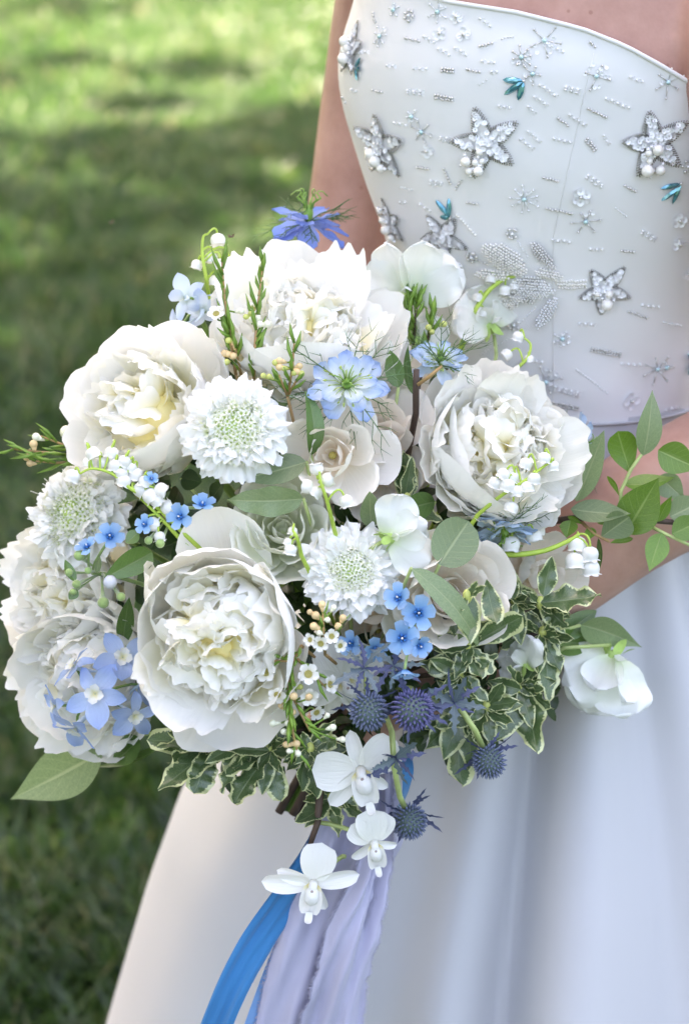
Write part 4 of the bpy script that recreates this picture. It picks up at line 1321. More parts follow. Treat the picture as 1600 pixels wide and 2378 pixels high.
# lily of the valley ----------------------------------------------------------
def bell_mesh(i):
    prof = [(0.02, 0.0), (0.34, 0.05), (0.66, 0.22), (0.84, 0.48), (0.90, 0.78), (0.86, 1.08), (0.80, 1.30)]
    seg = 18
    P = np.zeros((len(prof) + 2, seg, 3))
    for j, (rad, z) in enumerate(prof):
        for k in range(seg):
            a = 2 * PI * k / seg
            P[j, k] = (rad * math.cos(a), rad * math.sin(a), -z)
    for j, (dr, dz) in enumerate([(.10, 1.42), (.26, 1.48)]):
        for k in range(seg):
            a = 2 * PI * k / seg
            lob = abs(math.cos(3 * a + i)) ** .8
            rad = .80 + dr * lob * 1.3 - .08 * (1 - lob)
            P[len(prof) + j, k] = (rad * math.cos(a), rad * math.sin(a), -(1.32 + (dz - 1.32) * lob))
    return patch('bell', P, M['bell'], closed=True)
BELL = [bell_mesh(i * .7) for i in range(3)]

def lily(label, stem, bells, seed, dw=0.0, to_bind=True, rs=0.0013):
    """stem = [(px, py, w)...] tip last; bells = [(px, py, r_px, lean_x, lean_y)]: px,py the bell's middle"""
    r = np.random.default_rng(seed)
    sp3 = [pt(*q) for q in stem]
    root = thing('lily_of_the_valley', label, 'lily', Matrix.Translation(sp3[0]), 'lily of the valley stems in the bouquet')
    inv = root.matrix_basis.inverted()
    pts = []
    for i in range(len(sp3) - 1):
        p0 = sp3[max(0, i - 1)]; p1 = sp3[i]; p2 = sp3[i + 1]; p3 = sp3[min(len(sp3) - 1, i + 2)]
        for k in range(5):
            t = k / 5
            pts.append(0.5 * ((2 * p1) + (p2 - p0) * t + (2 * p0 - 5 * p1 + 4 * p2 - p3) * t * t + (3 * p1 - p0 - 3 * p2 + p3) * t ** 3))
    pts.append(sp3[-1])
    full = pts
    if to_bind:
        e = BIND + Vector((r.normal(0, .006), r.normal(0, .006), r.normal(0, .006)))
        full = [e, e.lerp(sp3[0], .6) + CF * .015] + pts
    Acc().tube([inv @ p for p in full], np.linspace(rs * 1.2, rs * .55, len(full)), 6).build('stem', M['bellstem'], root)
    for (px, py, rp, lx, ly) in bells:
        w = np.mean([q[2] for q in stem]) + dw + r.normal(0, .002)
        R = sz(rp, w) / 0.98
        d = cdir(lx, ly, 0.05 + .1 * r.normal())      # up-axis of the bell (towards its pedicel)
        c = pt(px, py, w)
        topp = c + d * R * .72
        m = inv @ Matrix.Translation(topp) @ d.to_track_quat('Z', 'Y').to_matrix().to_4x4() @ RZ(r.random() * 6) @ S(R)
        obj('bell', BELL[int(r.integers(0, 3))], root, m)
        near = min(pts, key=lambda q: (q - topp).length)
        up = topp + d * min(.012, (near - topp).length * .6)
        Acc().tube([inv @ p for p in bez(near, near.lerp(up, .6) + CU * .002, up, topp, 6)], .0007, 5).build('pedicel', M['bellstem'], root)
    return root

# waxflower ------------------------------------------------------------------
def wax_mesh():
    a = Acc()
    for k in range(5):
        a.grid(sheet(wfun(.40, .45, .25, .4), nu=6, nv=5, L=.72, b0=.5, bend=-.4, cup=.25), mat=RZ(k * 2 * PI / 5) @ T(0, .30, 0))
    return a.mesh('blossom', M['wax'])
WAXP = wax_mesh()
def waxcup_mesh():
    a = Acc()
    V, F, UV = lathe([(.05, -.75), (.16, -.5), (.30, -.12), (.36, .04), (.30, .06), (.18, -.04), (.02, -.02)], 12)
    a.add(V, F, UV)
    for k in range(10):
        an = k * 2 * PI / 10
        a.tube([Vector((math.cos(an) * .30, math.sin(an) * .30, .02)), Vector((math.cos(an) * .27, math.sin(an) * .27, .2))], [.03, .045], 4)
    a.tube([Vector((0, 0, -.02)), Vector((0, 0, .25))], [.03, .02], 4)
    return a.mesh('cup', M['waxcup'])
WAXC = waxcup_mesh()
def bud_mesh(mt):
    a = Acc(); a.ball((0, 0, .1), (1, 1, 1.0), 9, 6)
    a.tube([Vector((0, 0, -.5)), Vector((0, 0, -1.3)), Vector((0, 0, -2.2))], [.75, .5, .15], 8)
    return a.mesh('bud', M[mt])
BUD = {k: bud_mesh(k) for k in ('bud_white', 'bud_orange', 'bud_green')}

def waxflower(label, stems, flowers=(), buds=(), needles=(), seed=0, nlen=55, stem_r=.0009, density=1.0, to_bind=True, mat='twig_red', group='waxflower sprigs in the bouquet', nrad=1.0):
    """stems: list of polylines [(px,py,w)...] base first; needles grow along them"""
    r = np.random.default_rng(seed)
    s0 = pt(*stems[0][0])
    root = thing('waxflower_sprig', label, 'waxflower', Matrix.Translation(s0), group)
    inv = root.matrix_basis.inverted()
    nd = Acc()
    allp = []
    for pl in stems:
        q = [pt(*p) for p in pl]
        allp += [(q[i].lerp(q[i + 1], t), (q[i + 1] - q[i]).normalized()) for i in range(len(q) - 1) for t in (0, .25, .5, .75)]
        Acc().tube([inv @ p for p in q], np.linspace(stem_r * 1.2, stem_r * .6, len(q)), 5).build('stem', M[mat], root)
        L = sum((q[i + 1] - q[i]).length for i in range(len(q) - 1))
        n = int(L / .006 * density)
        for k in range(n):
            f = (k + .5) / n * (len(q) - 1); i = int(f); t = f - i
            p = q[i].lerp(q[i + 1], t); d = (q[i + 1] - q[i]).normalized()
            sd = (CR * r.normal() + CU * r.normal() - CF * r.normal()); sd = (sd - d * sd.dot(d)).normalized()
            l = sz(nlen) * r.uniform(.6, 1.15)
            e = p + (d * 1.0 + sd * r.uniform(.25, .6)).normalized() * l
            m_ = p.lerp(e, .5) + sd * l * .06
            nd.tube([inv @ x for x in (p, m_, e)], [.0006 * nrad, .0009 * nrad, .0002], 4)
    for (b, t) in needles:
        p, e = pt(*b), pt(*t)
        nd.tube([inv @ x for x in (p, p.lerp(e, .5), e)], [.0007 * nrad, .001 * nrad, .0002], 4)
    if nd.n:
        tag(nd.build('needle_foliage', M['needle'], root), kind='stuff')
    def link(p):
        c = min(allp, key=lambda a: (a[0] - p).length)[0]
        return c
    for (px, py, rp, fx, fy, fz, w) in flowers:
        R = sz(rp, w)
        m = inv @ Matrix.Translation(pt(px, py, w)) @ frame(cdir(fx, fy, fz), r.random() * 6) @ S(R)
        bl = obj('blossom', WAXP, root, m)
        obj('cup', WAXC, bl)
        a = root.matrix_basis @ (m @ Vector((0, 0, -.7)))
        Acc().tube([inv @ x for x in bez(a, a - cdir(fx, fy, fz) * .006, a.lerp(link(a), .6), link(a), 5)], .0006, 5).build('pedicel', M['needle'], root)
    for (px, py, rp, mt, w) in buds:
        R = sz(rp, w); p = pt(px, py, w)
        c = link(p)
        d = (p - c).normalized() if (p - c).length > 1e-4 else CU
        d = (d + cdir(0, .4, .5) * .5).normalized()
        obj('bud', BUD[mt], root, inv @ Matrix.Translation(p) @ d.to_track_quat('Z', 'Y').to_matrix().to_4x4() @ S(R))
        a = p - d * R * 2
        Acc().tube([inv @ x for x in (a, a.lerp(c, .5) - d * .002, c)], .0006, 5).build('pedicel', M['needle'], root)
    if to_bind:
        e = BIND + Vector((r.normal(0, .006), r.normal(0, .006), r.normal(0, .006)))
        Acc().tube([inv @ x for x in (s0, s0.lerp(e, .5) + CF * .01, e)], stem_r * 1.2, 5).build('stem', M[mat], root)
    return root

# sea holly -------------------------------------------------------------------
def thistle_head(mt):
    a = Acc()
    n = 150
    ga = PI * (3 - math.sqrt(5))
    for k in range(n):
        zc = 1 - 1.72 * (k + .5) / n
        rr = math.sqrt(max(0, 1 - zc * zc)); an = k * ga
        d = Vector((rr * math.cos(an), rr * math.sin(an), zc * 1.12))
        nn = Vector((rr * math.cos(an), rr * math.sin(an), zc * .9 + .25)).normalized()
        p = d * .80
        a.tube([p, p + nn * .17, p + nn * .32], [.085, .062, .012], 5)
    return a.mesh('floret_head', M[mt])
TH = {k: thistle_head(k) for k in ('thistle', 'thistle_violet')}
def core_mesh():
    a = Acc(); a.ball((0, 0, 0), (.84, .84, .96), 14, 9); return a.mesh('core', M['thistle_core'])
THC = core_mesh()
def bract_mesh(mt, i):
    P = sheet(wfun(.055, .35, .9, .3), nu=5, nv=15, L=1.0, b0=.15, bend=-.5 + .5 * i, fold=.3, twist=.3 * i)
    nv, nu = P.shape[:2]
    vv = np.linspace(0, 1, nv)[:, None]; uu = np.linspace(-1, 1, nu)[None, :]
    P[..., 0] *= 1 + 1.6 * np.clip(np.sin(vv * 26 + np.sign(uu)), 0, 1) * (np.abs(uu) > .9) * (vv > .2) * (vv < .9)
    return patch('bract', P, M[mt])
BR = {k: [bract_mesh(k, i) for i in range(3)] for k in ('bract', 'bract_grey')}

def thistle(label, px, py, w, rpx, face, seed, mt='thistle', stem=None, nb=10, bl=1.9, twist=0, collar=(), btilt=-5, bm='bract'):
    r = np.random.default_rng(seed)
    R = sz(rpx, w)
    root, base = head('sea_holly', label, 'thistle', px, py, w, face, twist, 'blue sea holly thistles in the bouquet')
    hd = obj('floret_head', TH[mt], root, S(R))
    obj('core', THC, hd)
    for k in range(nb):
        az = 2 * PI * k / nb + r.normal(0, .2)
        s = R * bl * r.uniform(.75, 1.15)
        obj('bract', BR[bm][int(r.integers(0, 3))], root, RZ(az) @ T(0, R * .45, -R * .75) @ RX(R_(btilt + r.normal(0, 14))) @ RY(r.normal(0, .5)) @ S(s * 1.05, s, s))
    inv = root.matrix_basis.inverted()
    b = root.matrix_basis @ Vector((0, 0, -R * .85))
    pl = [b] + [pt(*q) for q in (stem or [])]
    e = BIND + Vector((r.normal(0, .006), r.normal(0, .006), r.normal(0, .006)))
    pl2 = pl + [pl[-1].lerp(e, .5) + CF * .006, e]
    Acc().tube([inv @ p for p in pl2], .0019, 7).build('stem', M['stem_pale'], root)
    for (cx_, cy_, cw_, n, lpx, fx, fy, fz) in collar:
        mf = inv @ Matrix.Translation(pt(cx_, cy_, cw_)) @ frame(cdir(fx, fy, fz), r.random() * 6)
        for k in range(n):
            s = sz(lpx, cw_) * r.uniform(.75, 1.15)
            obj('bract', BR['bract_grey' if k % 2 else 'bract'][int(r.integers(0, 3))], root, mf @ RZ(2 * PI * k / n + r.normal(0, .2)) @ RX(R_(r.uniform(-10, 45))) @ RY(r.normal(0, .5)) @ S(s * 1.4, s, s))
    return root

# orchid ----------------------------------------------------------------------
ORP = [patch('petal', sheet(wfun(.44, .62, .38, .16), nu=9, nv=10, L=1, b0=.15, bend=-.3, cup=.12, wave=.02, wfreq=1.2), M['orchid']),
       patch('petal', sheet(wfun(.20, .6, .5, .2), nu=7, nv=10, L=1, b0=.1, bend=-.35, cup=.5), M['orchid'])]
def orchid_lip():
    a = Acc()
    a.ball((0, .34, .20), (.23, .30, .24), 12, 8)
    return a.mesh('lip_pouch', M['orchid'])
ORB = orchid_lip()
ORL = patch('lip', sheet(wfun(.30, .5, .5, .3), nu=9, nv=9, L=.85, b0=.5, bend=-.9, cup=.9), M['orchid_lip'])
ORT = patch('lip_tip', sheet(wfun(.10, .4, .6, .8), nu=5, nv=7, L=.42, b0=.2, bend=1.6), M['orchid'])
def orchid(label, px, py, w, rpx, face, seed, twist=0.0, stem=None, arms=((0, 1.0, 0), (68, 1.05, 1), (-68, 1.05, 1), (130, .5, 1), (-130, .5, 1))):
    """arms: (azimuth from the upper sepal, length, mesh)"""
    R = sz(rpx, w)
    root, base = head('orchid', label, 'orchid', px, py, w, face, twist, 'white orchids trailing from the bouquet')
    for k, (az, ln, mi) in enumerate(arms):
        obj('petal' if mi == 0 else 'sepal', ORP[mi], root, RZ(R_(az)) @ T(0, R * .04, -R * .01 * k) @ S(R * ln, R * ln, R * ln))
    obj('lip', ORL, root, RZ(PI) @ T(0, 0, R * .04) @ S(R * .95))
    obj('lip_pouch', ORB, root, RZ(PI) @ T(0, -R * .02, R * .04) @ S(R * .85))
    obj('lip_tip', ORT, root, RZ(PI) @ T(0, R * .70, R * .20) @ S(R))
    a = Acc(); a.tube([Vector((0, 0, 0)), Vector((0, -R * .03, R * .16)), Vector((0, -R * .10, R * .30))], [R * .13, R * .12, R * .08], 9); a.build('column', M['orchid'], root)
    a = Acc(); a.ball((0, -R * .12, R * .33), R * .05, 7, 5); a.build('anther_cap', M['pollen'], root)
    inv = root.matrix_basis.inverted()
    pl = [root.matrix_basis @ Vector((0, 0, -R * .02))] + [pt(*q) for q in (stem or [])]
    Acc().tube([inv @ p for p in bez(pl[0], pl[0] - face * .01, pl[-1] - face * .01, pl[-1], 6)] , .0016, 6).build('pedicel', M['stem_pale'], root)
    return root
# ------------------------------------------------------------------ the bouquet, flower by flower
D = dome
# --- peonies
peony('largest peony, a full white globe with creamy ruffles, beside the round blue tweedia leaf', 510, 1478, 0.085, 205, cdir(-.18, -.10, 1), 1,
      guards=[(5, 1.00, -4, 1.2), (58, .98, -2, 1.05), (108, .97, 6, 1.0), (150, .96, -2, 1.0), (195, .97, -4, 1.05), (238, .95, 8, .95), (285, 1.0, 20, 1.1), (318, .98, 6, 1.0), (255, 1.05, 26, .8), (95, 1.06, 30, .8)], n_inner=26, inner=1.0, n_mid=5, gs=.96, lift=.16, n_tuft=95, amax=78, tsize=.95, h0=.85, gaps=[(-.25, -.25, .9, .16), (.4, -.45, .8, .10), (-.6, .1, .8, .09)])
peony('white peony with a pale yellow folded heart behind the white scabiosa', 345, 960, D(345, 960) - .012, 172, cdir(-.42, .26, 1), 2,
      guards=[(300, 1.10, -6, 1.25), (345, 1.06, -2, 1.1), (255, 1.05, 6, 1.0), (215, 1.02, 14, .9), (165, 1.04, 22, .95), (120, 1.05, 24, 1.0), (75, 1.10, 26, 1.0), (40, 1.08, 22, .9), (140, .98, 8, .9), (20, 1.0, 2, .9)], n_inner=14, inner=.88, n_mid=18, heart=(-.08, 0), n_tuft=26, tsize=1.7, amax=55, gaps=[(-.15, -.5, .85, .2), (.35, .35, .85, .16)])
peony('white peony with frilled upper petals under the deep blue nigella', 705, 782, D(705, 728) - .012, 178, cdir(.06, .50, .85), 3,
      guards=[(270, 1.12, -8, 1.2), (225, 1.08, 0, 1.1), (315, 1.12, 2, 1.15), (180, 1.1, 20, .9), (0, 1.18, 18, 1.0), (345, 1.12, 30, .9), (140, 1.12, 26, .9), (60, 1.1, 30, .9), (100, 1.16, 24, .9), (25, 1.1, 26, .8)], n_inner=26, inner=.92, n_mid=20, gs=.86, n_tuft=80, amax=80, tsize=1.25, lift=.14, mtilt=(4, 34))
peony('white peony with a bright yellow heart and lily bells lying on it', 1145, 1052, D(1160, 1035) + .004, 166, cdir(.22, .18, 1), 4,
      guards=[(195, 1.06, -16, 1.2), (225, 1.10, -6, 1.15), (160, 1.06, 0, 1.0), (250, 1.02, 4, 1.0), (125, 1.12, 22, .85), (300, 1.02, 22, .9), (340, 1.04, 24, .9), (20, 1.02, 24, .9), (60, 1.05, 22, .9), (95, 1.04, 20, .9)], n_inner=24, inner=.92, lift=.14, n_mid=22, heart=(.06, .02), n_tuft=80, amax=80, tsize=1.25, mtilt=(2, 30), gaps=[(-.45, .0, .9, .26), (-.3, -.35, .9, .2)])
peony('white peony half covered by the blue delphinium florets', 212, 1560, D(212, 1560) - .025, 172, cdir(-.52, -.25, 1), 5, n_inner=24, inner=.92, n_mid=18, n_tuft=60, tsize=1.3, lift=.1, mtilt=(2, 28))
peony('loose white peony behind the felted green tweedia buds', 168, 1368, D(168, 1368) - .045, 150, cdir(-.60, 0, .9), 6, n_inner=20, inner=.94, n_mid=18, n_tuft=50, tsize=1.4, lift=.1, mtilt=(2, 30))
# --- roses and ranunculus
rose('cream rose with an amber centre below the face-on nigella', 768, 1058, D(768, 1058) - .008, 104, cdir(-.15, -.05, 1), 11, n=17, spread=62, inner=.2)
rose('ivory rose with broad flat petals under the nigella threads', 880, 985, D(880, 985) - .028, 120, cdir(.15, .35, 1), 12, n=16, spread=75, inner=.22, core=False)
rose('shaded ivory rose tucked under the amber-centred rose', 875, 1125, D(875, 1125) - .042, 100, cdir(.2, -.3, 1), 13, n=15, spread=40)
rose('full cream rose beside the blue bright tweedia cluster', 1040, 1385, D(1035, 1385) + .014, 118, cdir(.15, -.10, 1), 14, n=24, spread=34, inner=.14)
rose('half hidden white rose crossed by a variegated leaf near the forearm', 1262, 1335, D(1262, 1338) + .006, 88, cdir(.4, -.05, 1), 15, n=18, spread=36)
rose('greenish white ranunculus peeking out behind the largest peony', 655, 1228, D(655, 1232) - .026, 104, cdir(.02, .30, 1), 16, n=30, pet=RANU, name='ranunculus', cat='ranunculus', spread=24, inner=.12, core=False, group='ranunculus in the bouquet')
rose('blush rose deep between the lower scabiosa and the sea hollies', 880, 1470, D(880, 1470) - .05, 85, cdir(.1, -.2, 1), 17, n=16, spread=36)
# --- scabiosa
scabiosa('largest white scabiosa with a green eye leaning on the yellow-hearted peony', 545, 985, D(545, 985) + .022, 136, cdir(.02, .20, 1), 21, age=.5, disc=1.05)
scabiosa('white scabiosa with its face turned aside beside the chain of lily bells', 160, 1185, D(160, 1185) - .005, 136, cdir(-.42, .22, 1), 22, age=.7, disc=1.05)
scabiosa('white scabiosa between the largest peony and the blue bright tweedia cluster', 818, 1325, D(818, 1325) + .000, 121, cdir(.02, .12, 1), 23, age=.15, disc=.9)
# --- nigella
nigella('pale blue nigella facing out with a green crowned centre', 806, 893, D(806, 893) + .014, 92, cdir(-.02, .38, 1), 31, blen=1.75, n=(7, 6, 5))
nigella('deep blue nigella standing up before the bare arm', 715, 502, D(715, 520) - .004, 98, cdir(.06, .90, .32), 32, mat='nigella_deep', n=(6, 5, 4), tilt=(-28, -8, 12), horns='curl', stamens=False, blen=1.15, bl=(-20, 35))
nigella('ice blue nigella crossed by a reddish twig', 1022, 838, D(1022, 838) + .002, 75, cdir(.10, .80, .55), 33, mat='nigella_pale', tilt=(0, 14, 26), bl=(0, 55), blen=1.5)
nigella('pale nigella half hidden behind the bell-covered peony', 1350, 1040, D(1345, 1045) + .002, 78, cdir(.85, .25, .45), 34, mat='nigella_pale', tilt=(8, 20, 34))
nigella('pale blue nigella hanging upside down over the lily stem', 1172, 1228, D(1172, 1228) + .003, 82, cdir(.05, -.90, .30), 35, mat='nigella_pale', tilt=(10, 24, 40), stamens=True)
# --- sweet peas
sweet_pea('upright white sweet pea against the beaded bodice above the bouquet', 955, 622, D(955, 615) + .010, 145, cdir(-.25, .05, 1), 1, wing=.95, lobes=((62, 8, .85), (-66, 10, .95), (-22, -6, .8)))
sweet_pea('sheer white sweet pea behind the arching lily stem', 1112, 712, D(1112, 712) - .030, 118, cdir(.45, .2, .9), 2, twist=.5, wing=.5)
sweet_pea('small white sweet pea behind the ice blue nigella', 975, 752, D(975, 752) - .040, 85, cdir(.1, .3, 1), 0, twist=-.3, wing=.5)
sweet_pea('twisted white sweet pea above the scabiosa by the bright tweedia cluster', 950, 1232, D(950, 1232) + .004, 118, cdir(.30, .1, 1), 1, twist=-1.2, wing=.7)
sweet_pea('nodding white sweet pea among the variegated leaves', 1207, 1512, D(1207, 1512) + .012, 88, cdir(-.75, -.1, .7), 2, twist=.4, wing=.55)
sweet_pea('large drooping white sweet pea hanging against the skirt', 1398, 1582, D(1398, 1582) + .030, 150, cdir(.35, .05, 1), 0, twist=PI - .45, wing=.85, lobes=((34, 4, 1.0), (-38, 2, 1.05), (0, -8, 1.0)), stem=[pt(1310, 1505, D(1310, 1500) + .02), pt(1275, 1530, D(1275, 1530)), BIND])
# --- delphinium
fd = lambda x, y, z=1.0: cdir(x, y, z)
delphinium('pale blue delphinium spray lying over the white peony at the edge', [
    (222, 1612, 74, fd(-.15, .05), .014), (285, 1528, 70, fd(.2, .3), .006), (172, 1548, 58, fd(-.75, .5, .45), .0), (176, 1690, 66, fd(-.35, -.85, .4), .002), (312, 1662, 60, fd(.45, -.4), .006), (130, 1640, 52, fd(-.95, -.1, .3), -.006), (330, 1590, 48, fd(.8, .1, .4), -.010)], D(230, 1610) + .030, 41)
delphinium('ice blue delphinium seen from behind at the rim of the bouquet', [
    (432, 690, 55, fd(-.5, .2, -.8), .0), (470, 720, 52, fd(-.2, .5, -.6), -.01), (410, 760, 46, fd(-.7, -.1, -.3), -.012), (520, 690, 44, fd(.1, .6, .3), -.014)], D(440, 720) + .002, 42, mat='delph_pale')
# --- tweedia
wt = D(250, 1300) + .030
tweedia('sky blue tweedia with a round felted leaf and green buds', [(255, 1246, 36, fd(.1, .45)), (203, 1270, 30, fd(-.3, .7, .5))], wt, 51, node=(215, 1330),
        buds=[(256, 1352, 17, 'tweedia_bud'), (240, 1400, 14, 'felt'), (281, 1386, 11, 'felt'), (184, 1290, 13, 'felt'), (178, 1357, 11, 'felt'), (160, 1330, 10, 'felt'), (205, 1325, 9, 'felt'), (170, 1375, 9, 'felt')],
        leaves=[((240, 1345, wt), (355, 1282, wt + .004), 62, 'leaf_mid', 'obovate', 8, .4), ((175, 1350, wt), (150, 1300, wt), 26, 'leaf_mid', 'ovate', 30, .6), ((180, 1370, wt), (160, 1392, wt), 24, 'leaf_mid', 'ovate', 0, .6), ((225, 1330, wt), (232, 1292, wt + .006), 16, 'leaf_pale', 'lance', 20, .3), ((190, 1300, wt), (205, 1275, wt + .004), 16, 'leaf_pale', 'lance', 20, .3)])
w2 = D(430, 1190) + .008
tweedia('small sky blue tweedia florets scattered above the largest peony', [(470, 1172, 32, fd(.1, .7, .6)), (418, 1200, 34, fd(-.5, .2)), (336, 1218, 26, fd(-.4, .3)), (352, 1112, 18, fd(.3, .5))], w2, 52,
        buds=[(372, 1262, 11, 'felt'), (345, 1255, 10, 'felt')], leaves=[((322, 1235, w2), (292, 1262, w2), 34, 'leaf_mid', 'ovate', 20, .5)])
w3 = D(940, 1430) + .034
tweedia('cluster of bright blue tweedia florets beneath the scabiosa', [(925, 1388, 36, fd(-.5, .25)), (972, 1424, 43, fd(.05, .05)), (935, 1482, 42, fd(-.15, -.05)), (975, 1500, 32, fd(.5, -.3)), (940, 1560, 36, fd(.0, -.9, .35))], w3, 53)
tweedia('two shaded blue tweedia florets behind the sea hollies', [(815, 1495, 32, fd(-.5, .2)), (872, 1508, 34, fd(.2, -.5))], D(840, 1500) + .004, 54)
# --- lily of the valley
wl = D(490, 610) + .010
lily('lily of the valley with nodding bells standing above the frilled peony', [(486, 690, wl - .01), (478, 640, wl), (470, 590, wl), (472, 550, wl), (482, 543, wl)],
     [(506, 555, 19, -.1, 1), (458, 613, 15, .3, 1), (490, 597, 17, .1, 1), (512, 612, 17, 0, 1), (536, 606, 16, -.3, 1), (500, 650, 16, .1, 1)], 61)
wl = D(300, 1110) + .036
lily('chain of lily of the valley bells lying across the white peony', [(420, 1232, wl - .012), (350, 1165, wl - .004), (300, 1132, wl), (260, 1100, wl), (215, 1088, wl), (185, 1100, wl)],
     [(215, 1052, 19, -.3, .6), (240, 1074, 17, -.2, .8), (260, 1050, 18, .2, .7), (268, 1080, 19, .2, .8), (290, 1070, 18, .3, .6), (282, 1098, 18, 0, 1), (315, 1100, 20, .2, 1), (288, 1115, 19, .3, .8), (325, 1135, 21, -.6, .5), (348, 1150, 21, -.5, .6), (372, 1138, 20, -.7, .3), (338, 1118, 18, .2, .8), (170, 1104, 19, .3, .8), (205, 1072, 15, 0, 1), (305, 1085, 15, .2, .7), (362, 1160, 18, -.4, .6)], 62)
lily('three blush lily bells above the largest peony', [(412, 1245, wl - .014), (380, 1210, wl - .006), (340, 1170, wl - .006), (318, 1150, wl - .006)], [(387, 1180, 19, -.6, -.4), (352, 1217, 19, -.5, .1), (370, 1245, 15, -.1, .7)], 63, dw=.004)
wl = D(1180, 1110) + .052
lily('cluster of lily bells resting on the yellow-hearted peony by the forearm', [(1110, 1195, wl - .016), (1165, 1150, wl - .004), (1220, 1115, wl), (1260, 1085, wl), (1280, 1072, wl)],
     [(1178, 1125, 20, .2, .9), (1200, 1140, 18, 0, 1), (1225, 1130, 18, -.1, 1), (1190, 1105, 18, .2, .8), (1170, 1100, 17, .4, .6), (1222, 1075, 17, .3, .8), (1264, 1062, 17, .1, 1), (1285, 1080, 14, 0, 1), (1187, 1178, 19, .3, .9), (1240, 1110, 17, .1, 1), (1150, 1120, 17, .4, .8)], 64, dw=.004)
wl = D(1300, 1280) + .040
lily('lily of the valley with four fat bells hanging before the forearm', [(1095, 1275, wl - .012), (1180, 1288, wl), (1260, 1280, wl), (1322, 1255, wl), (1345, 1240, wl)],
     [(1340, 1262, 24, .05, 1), (1335, 1302, 26, .0, 1), (1370, 1285, 22, .0, 1), (1372, 1318, 23, -.05, 1)], 65, dw=.002, rs=.0020)
lily('two lily bells dangling over the hanging nigella', [(1150, 1275, wl - .006), (1195, 1235, wl), (1225, 1222, wl)], [(1240, 1243, 21, -.2, 1), (1187, 1262, 23, .1, 1)], 66, dw=.004)
wl = D(1200, 820) - .004
lily('slim lily of the valley sprig against the beaded waist', [(1160, 890, wl - .004), (1195, 860, wl), (1225, 830, wl), (1232, 800, wl), (1218, 785, wl)], [(1204, 780, 15, .3, .9), (1178, 822, 15, .6, .5), (1228, 832, 13, -.1, .9)], 67)
wl = D(1140, 680) - .008
lily('arching lily of the valley stem over the sheer sweet pea', [(1070, 810, wl - .01), (1095, 740, wl), (1130, 680, wl), (1170, 648, wl), (1205, 640, wl)], [(1172, 672, 15, .1, 1), (1195, 664, 13, 0, 1), (1140, 648, 14, .2, 1), (1110, 690, 14, .3, 1), (1120, 725, 12, .1, 1)], 68, rs=.002)
wl = D(740, 1115) + .020
lily('knot of lily bells below the amber-centred rose', [(775, 1225, wl - .02), (760, 1165, wl - .004), (745, 1120, wl), (742, 1095, wl)], [(735, 1090, 18, .1, -1), (715, 1130, 19, .9, -.1), (760, 1115, 19, -.8, -.3), (735, 1142, 17, .5, .6), (803, 1162, 18, -.3, .8)], 69)
wl = D(670, 1250) + .02
lily('three tiny lily bells before the ranunculus', [(700, 1290, wl - .012), (690, 1250, wl), (680, 1232, wl)], [(680, 1232, 12, .2, .9), (670, 1258, 12, .4, .8), (675, 1275, 16, .2, 1)], 70)
# --- waxflower
ww = D(545, 760) + .022
waxflower('tall waxflower sprig with needle leaves before the frilled peony', [[(548, 870, ww - .01), (535, 790, ww), (522, 690, ww), (515, 600, ww)], [(590, 880, ww - .01), (592, 800, ww), (600, 700, ww), (612, 605, ww)], [(560, 870, ww - .01), (545, 800, ww), (525, 760, ww)]],
          flowers=[(502, 728, 22, -.1, .5, .8, ww + .004), (588, 715, 21, .2, .9, .5, ww - .004)],
          buds=[(560, 722, 8, 'bud_white', ww), (572, 735, 7, 'bud_green', ww), (585, 742, 8, 'bud_white', ww), (602, 752, 9, 'bud_white', ww), (620, 752, 9, 'bud_white', ww), (598, 738, 8, 'bud_white', ww), (583, 728, 7, 'bud_green', ww), (532, 790, 8, 'bud_green', ww), (545, 798, 8, 'bud_orange', ww), (522, 820, 9, 'bud_orange', ww), (542, 826, 9, 'bud_orange', ww), (530, 822, 8, 'bud_orange', ww), (527, 840, 8, 'bud_green', ww)], seed=71, nlen=62, density=1.5, nrad=1.7)
ww = D(670, 850) + .020
waxflower('short waxflower sprig with peach buds beside the face-on nigella', [[(668, 920, ww - .01), (680, 850, ww), (684, 785, ww)], [(668, 920, ww - .01), (648, 870, ww)], [(670, 915, ww - .01), (695, 872, ww)]],
          buds=[(640, 842, 8, 'bud_green', ww), (650, 838, 9, 'bud_orange', ww), (650, 852, 9, 'bud_orange', ww), (660, 855, 7, 'bud_green', ww), (695, 850, 8, 'bud_orange', ww), (690, 862, 8, 'bud_orange', ww), (700, 868, 8, 'bud_green', ww), (683, 866, 7, 'bud_green', ww), (612, 872, 7, 'bud_green', ww), (626, 874, 7, 'bud_green', ww)], seed=72, nlen=56, density=1.0, nrad=1.6)
ww = D(130, 1050) + .010
waxflower('waxflower sprig with green needles poking out sideways over the lawn', [[(215, 1062, ww - .01), (150, 1055, ww), (80, 1048, ww), (25, 1042, ww)], [(200, 1055, ww - .01), (140, 1030, ww), (95, 1012, ww)], [(200, 1068, ww - .01), (130, 1075, ww), (75, 1070, ww)]],
          buds=[(85, 1015, 10, 'bud_white', ww), (78, 1032, 10, 'bud_orange', ww), (62, 1062, 8, 'bud_orange', ww), (70, 1076, 8, 'bud_orange', ww), (170, 1012, 10, 'bud_white', ww), (160, 1035, 10, 'bud_white', ww), (155, 1005, 16, 'bud_white', ww - .006)], seed=73, nlen=62, density=1.2, nrad=1.6)
ww = D(690, 1620) + .042
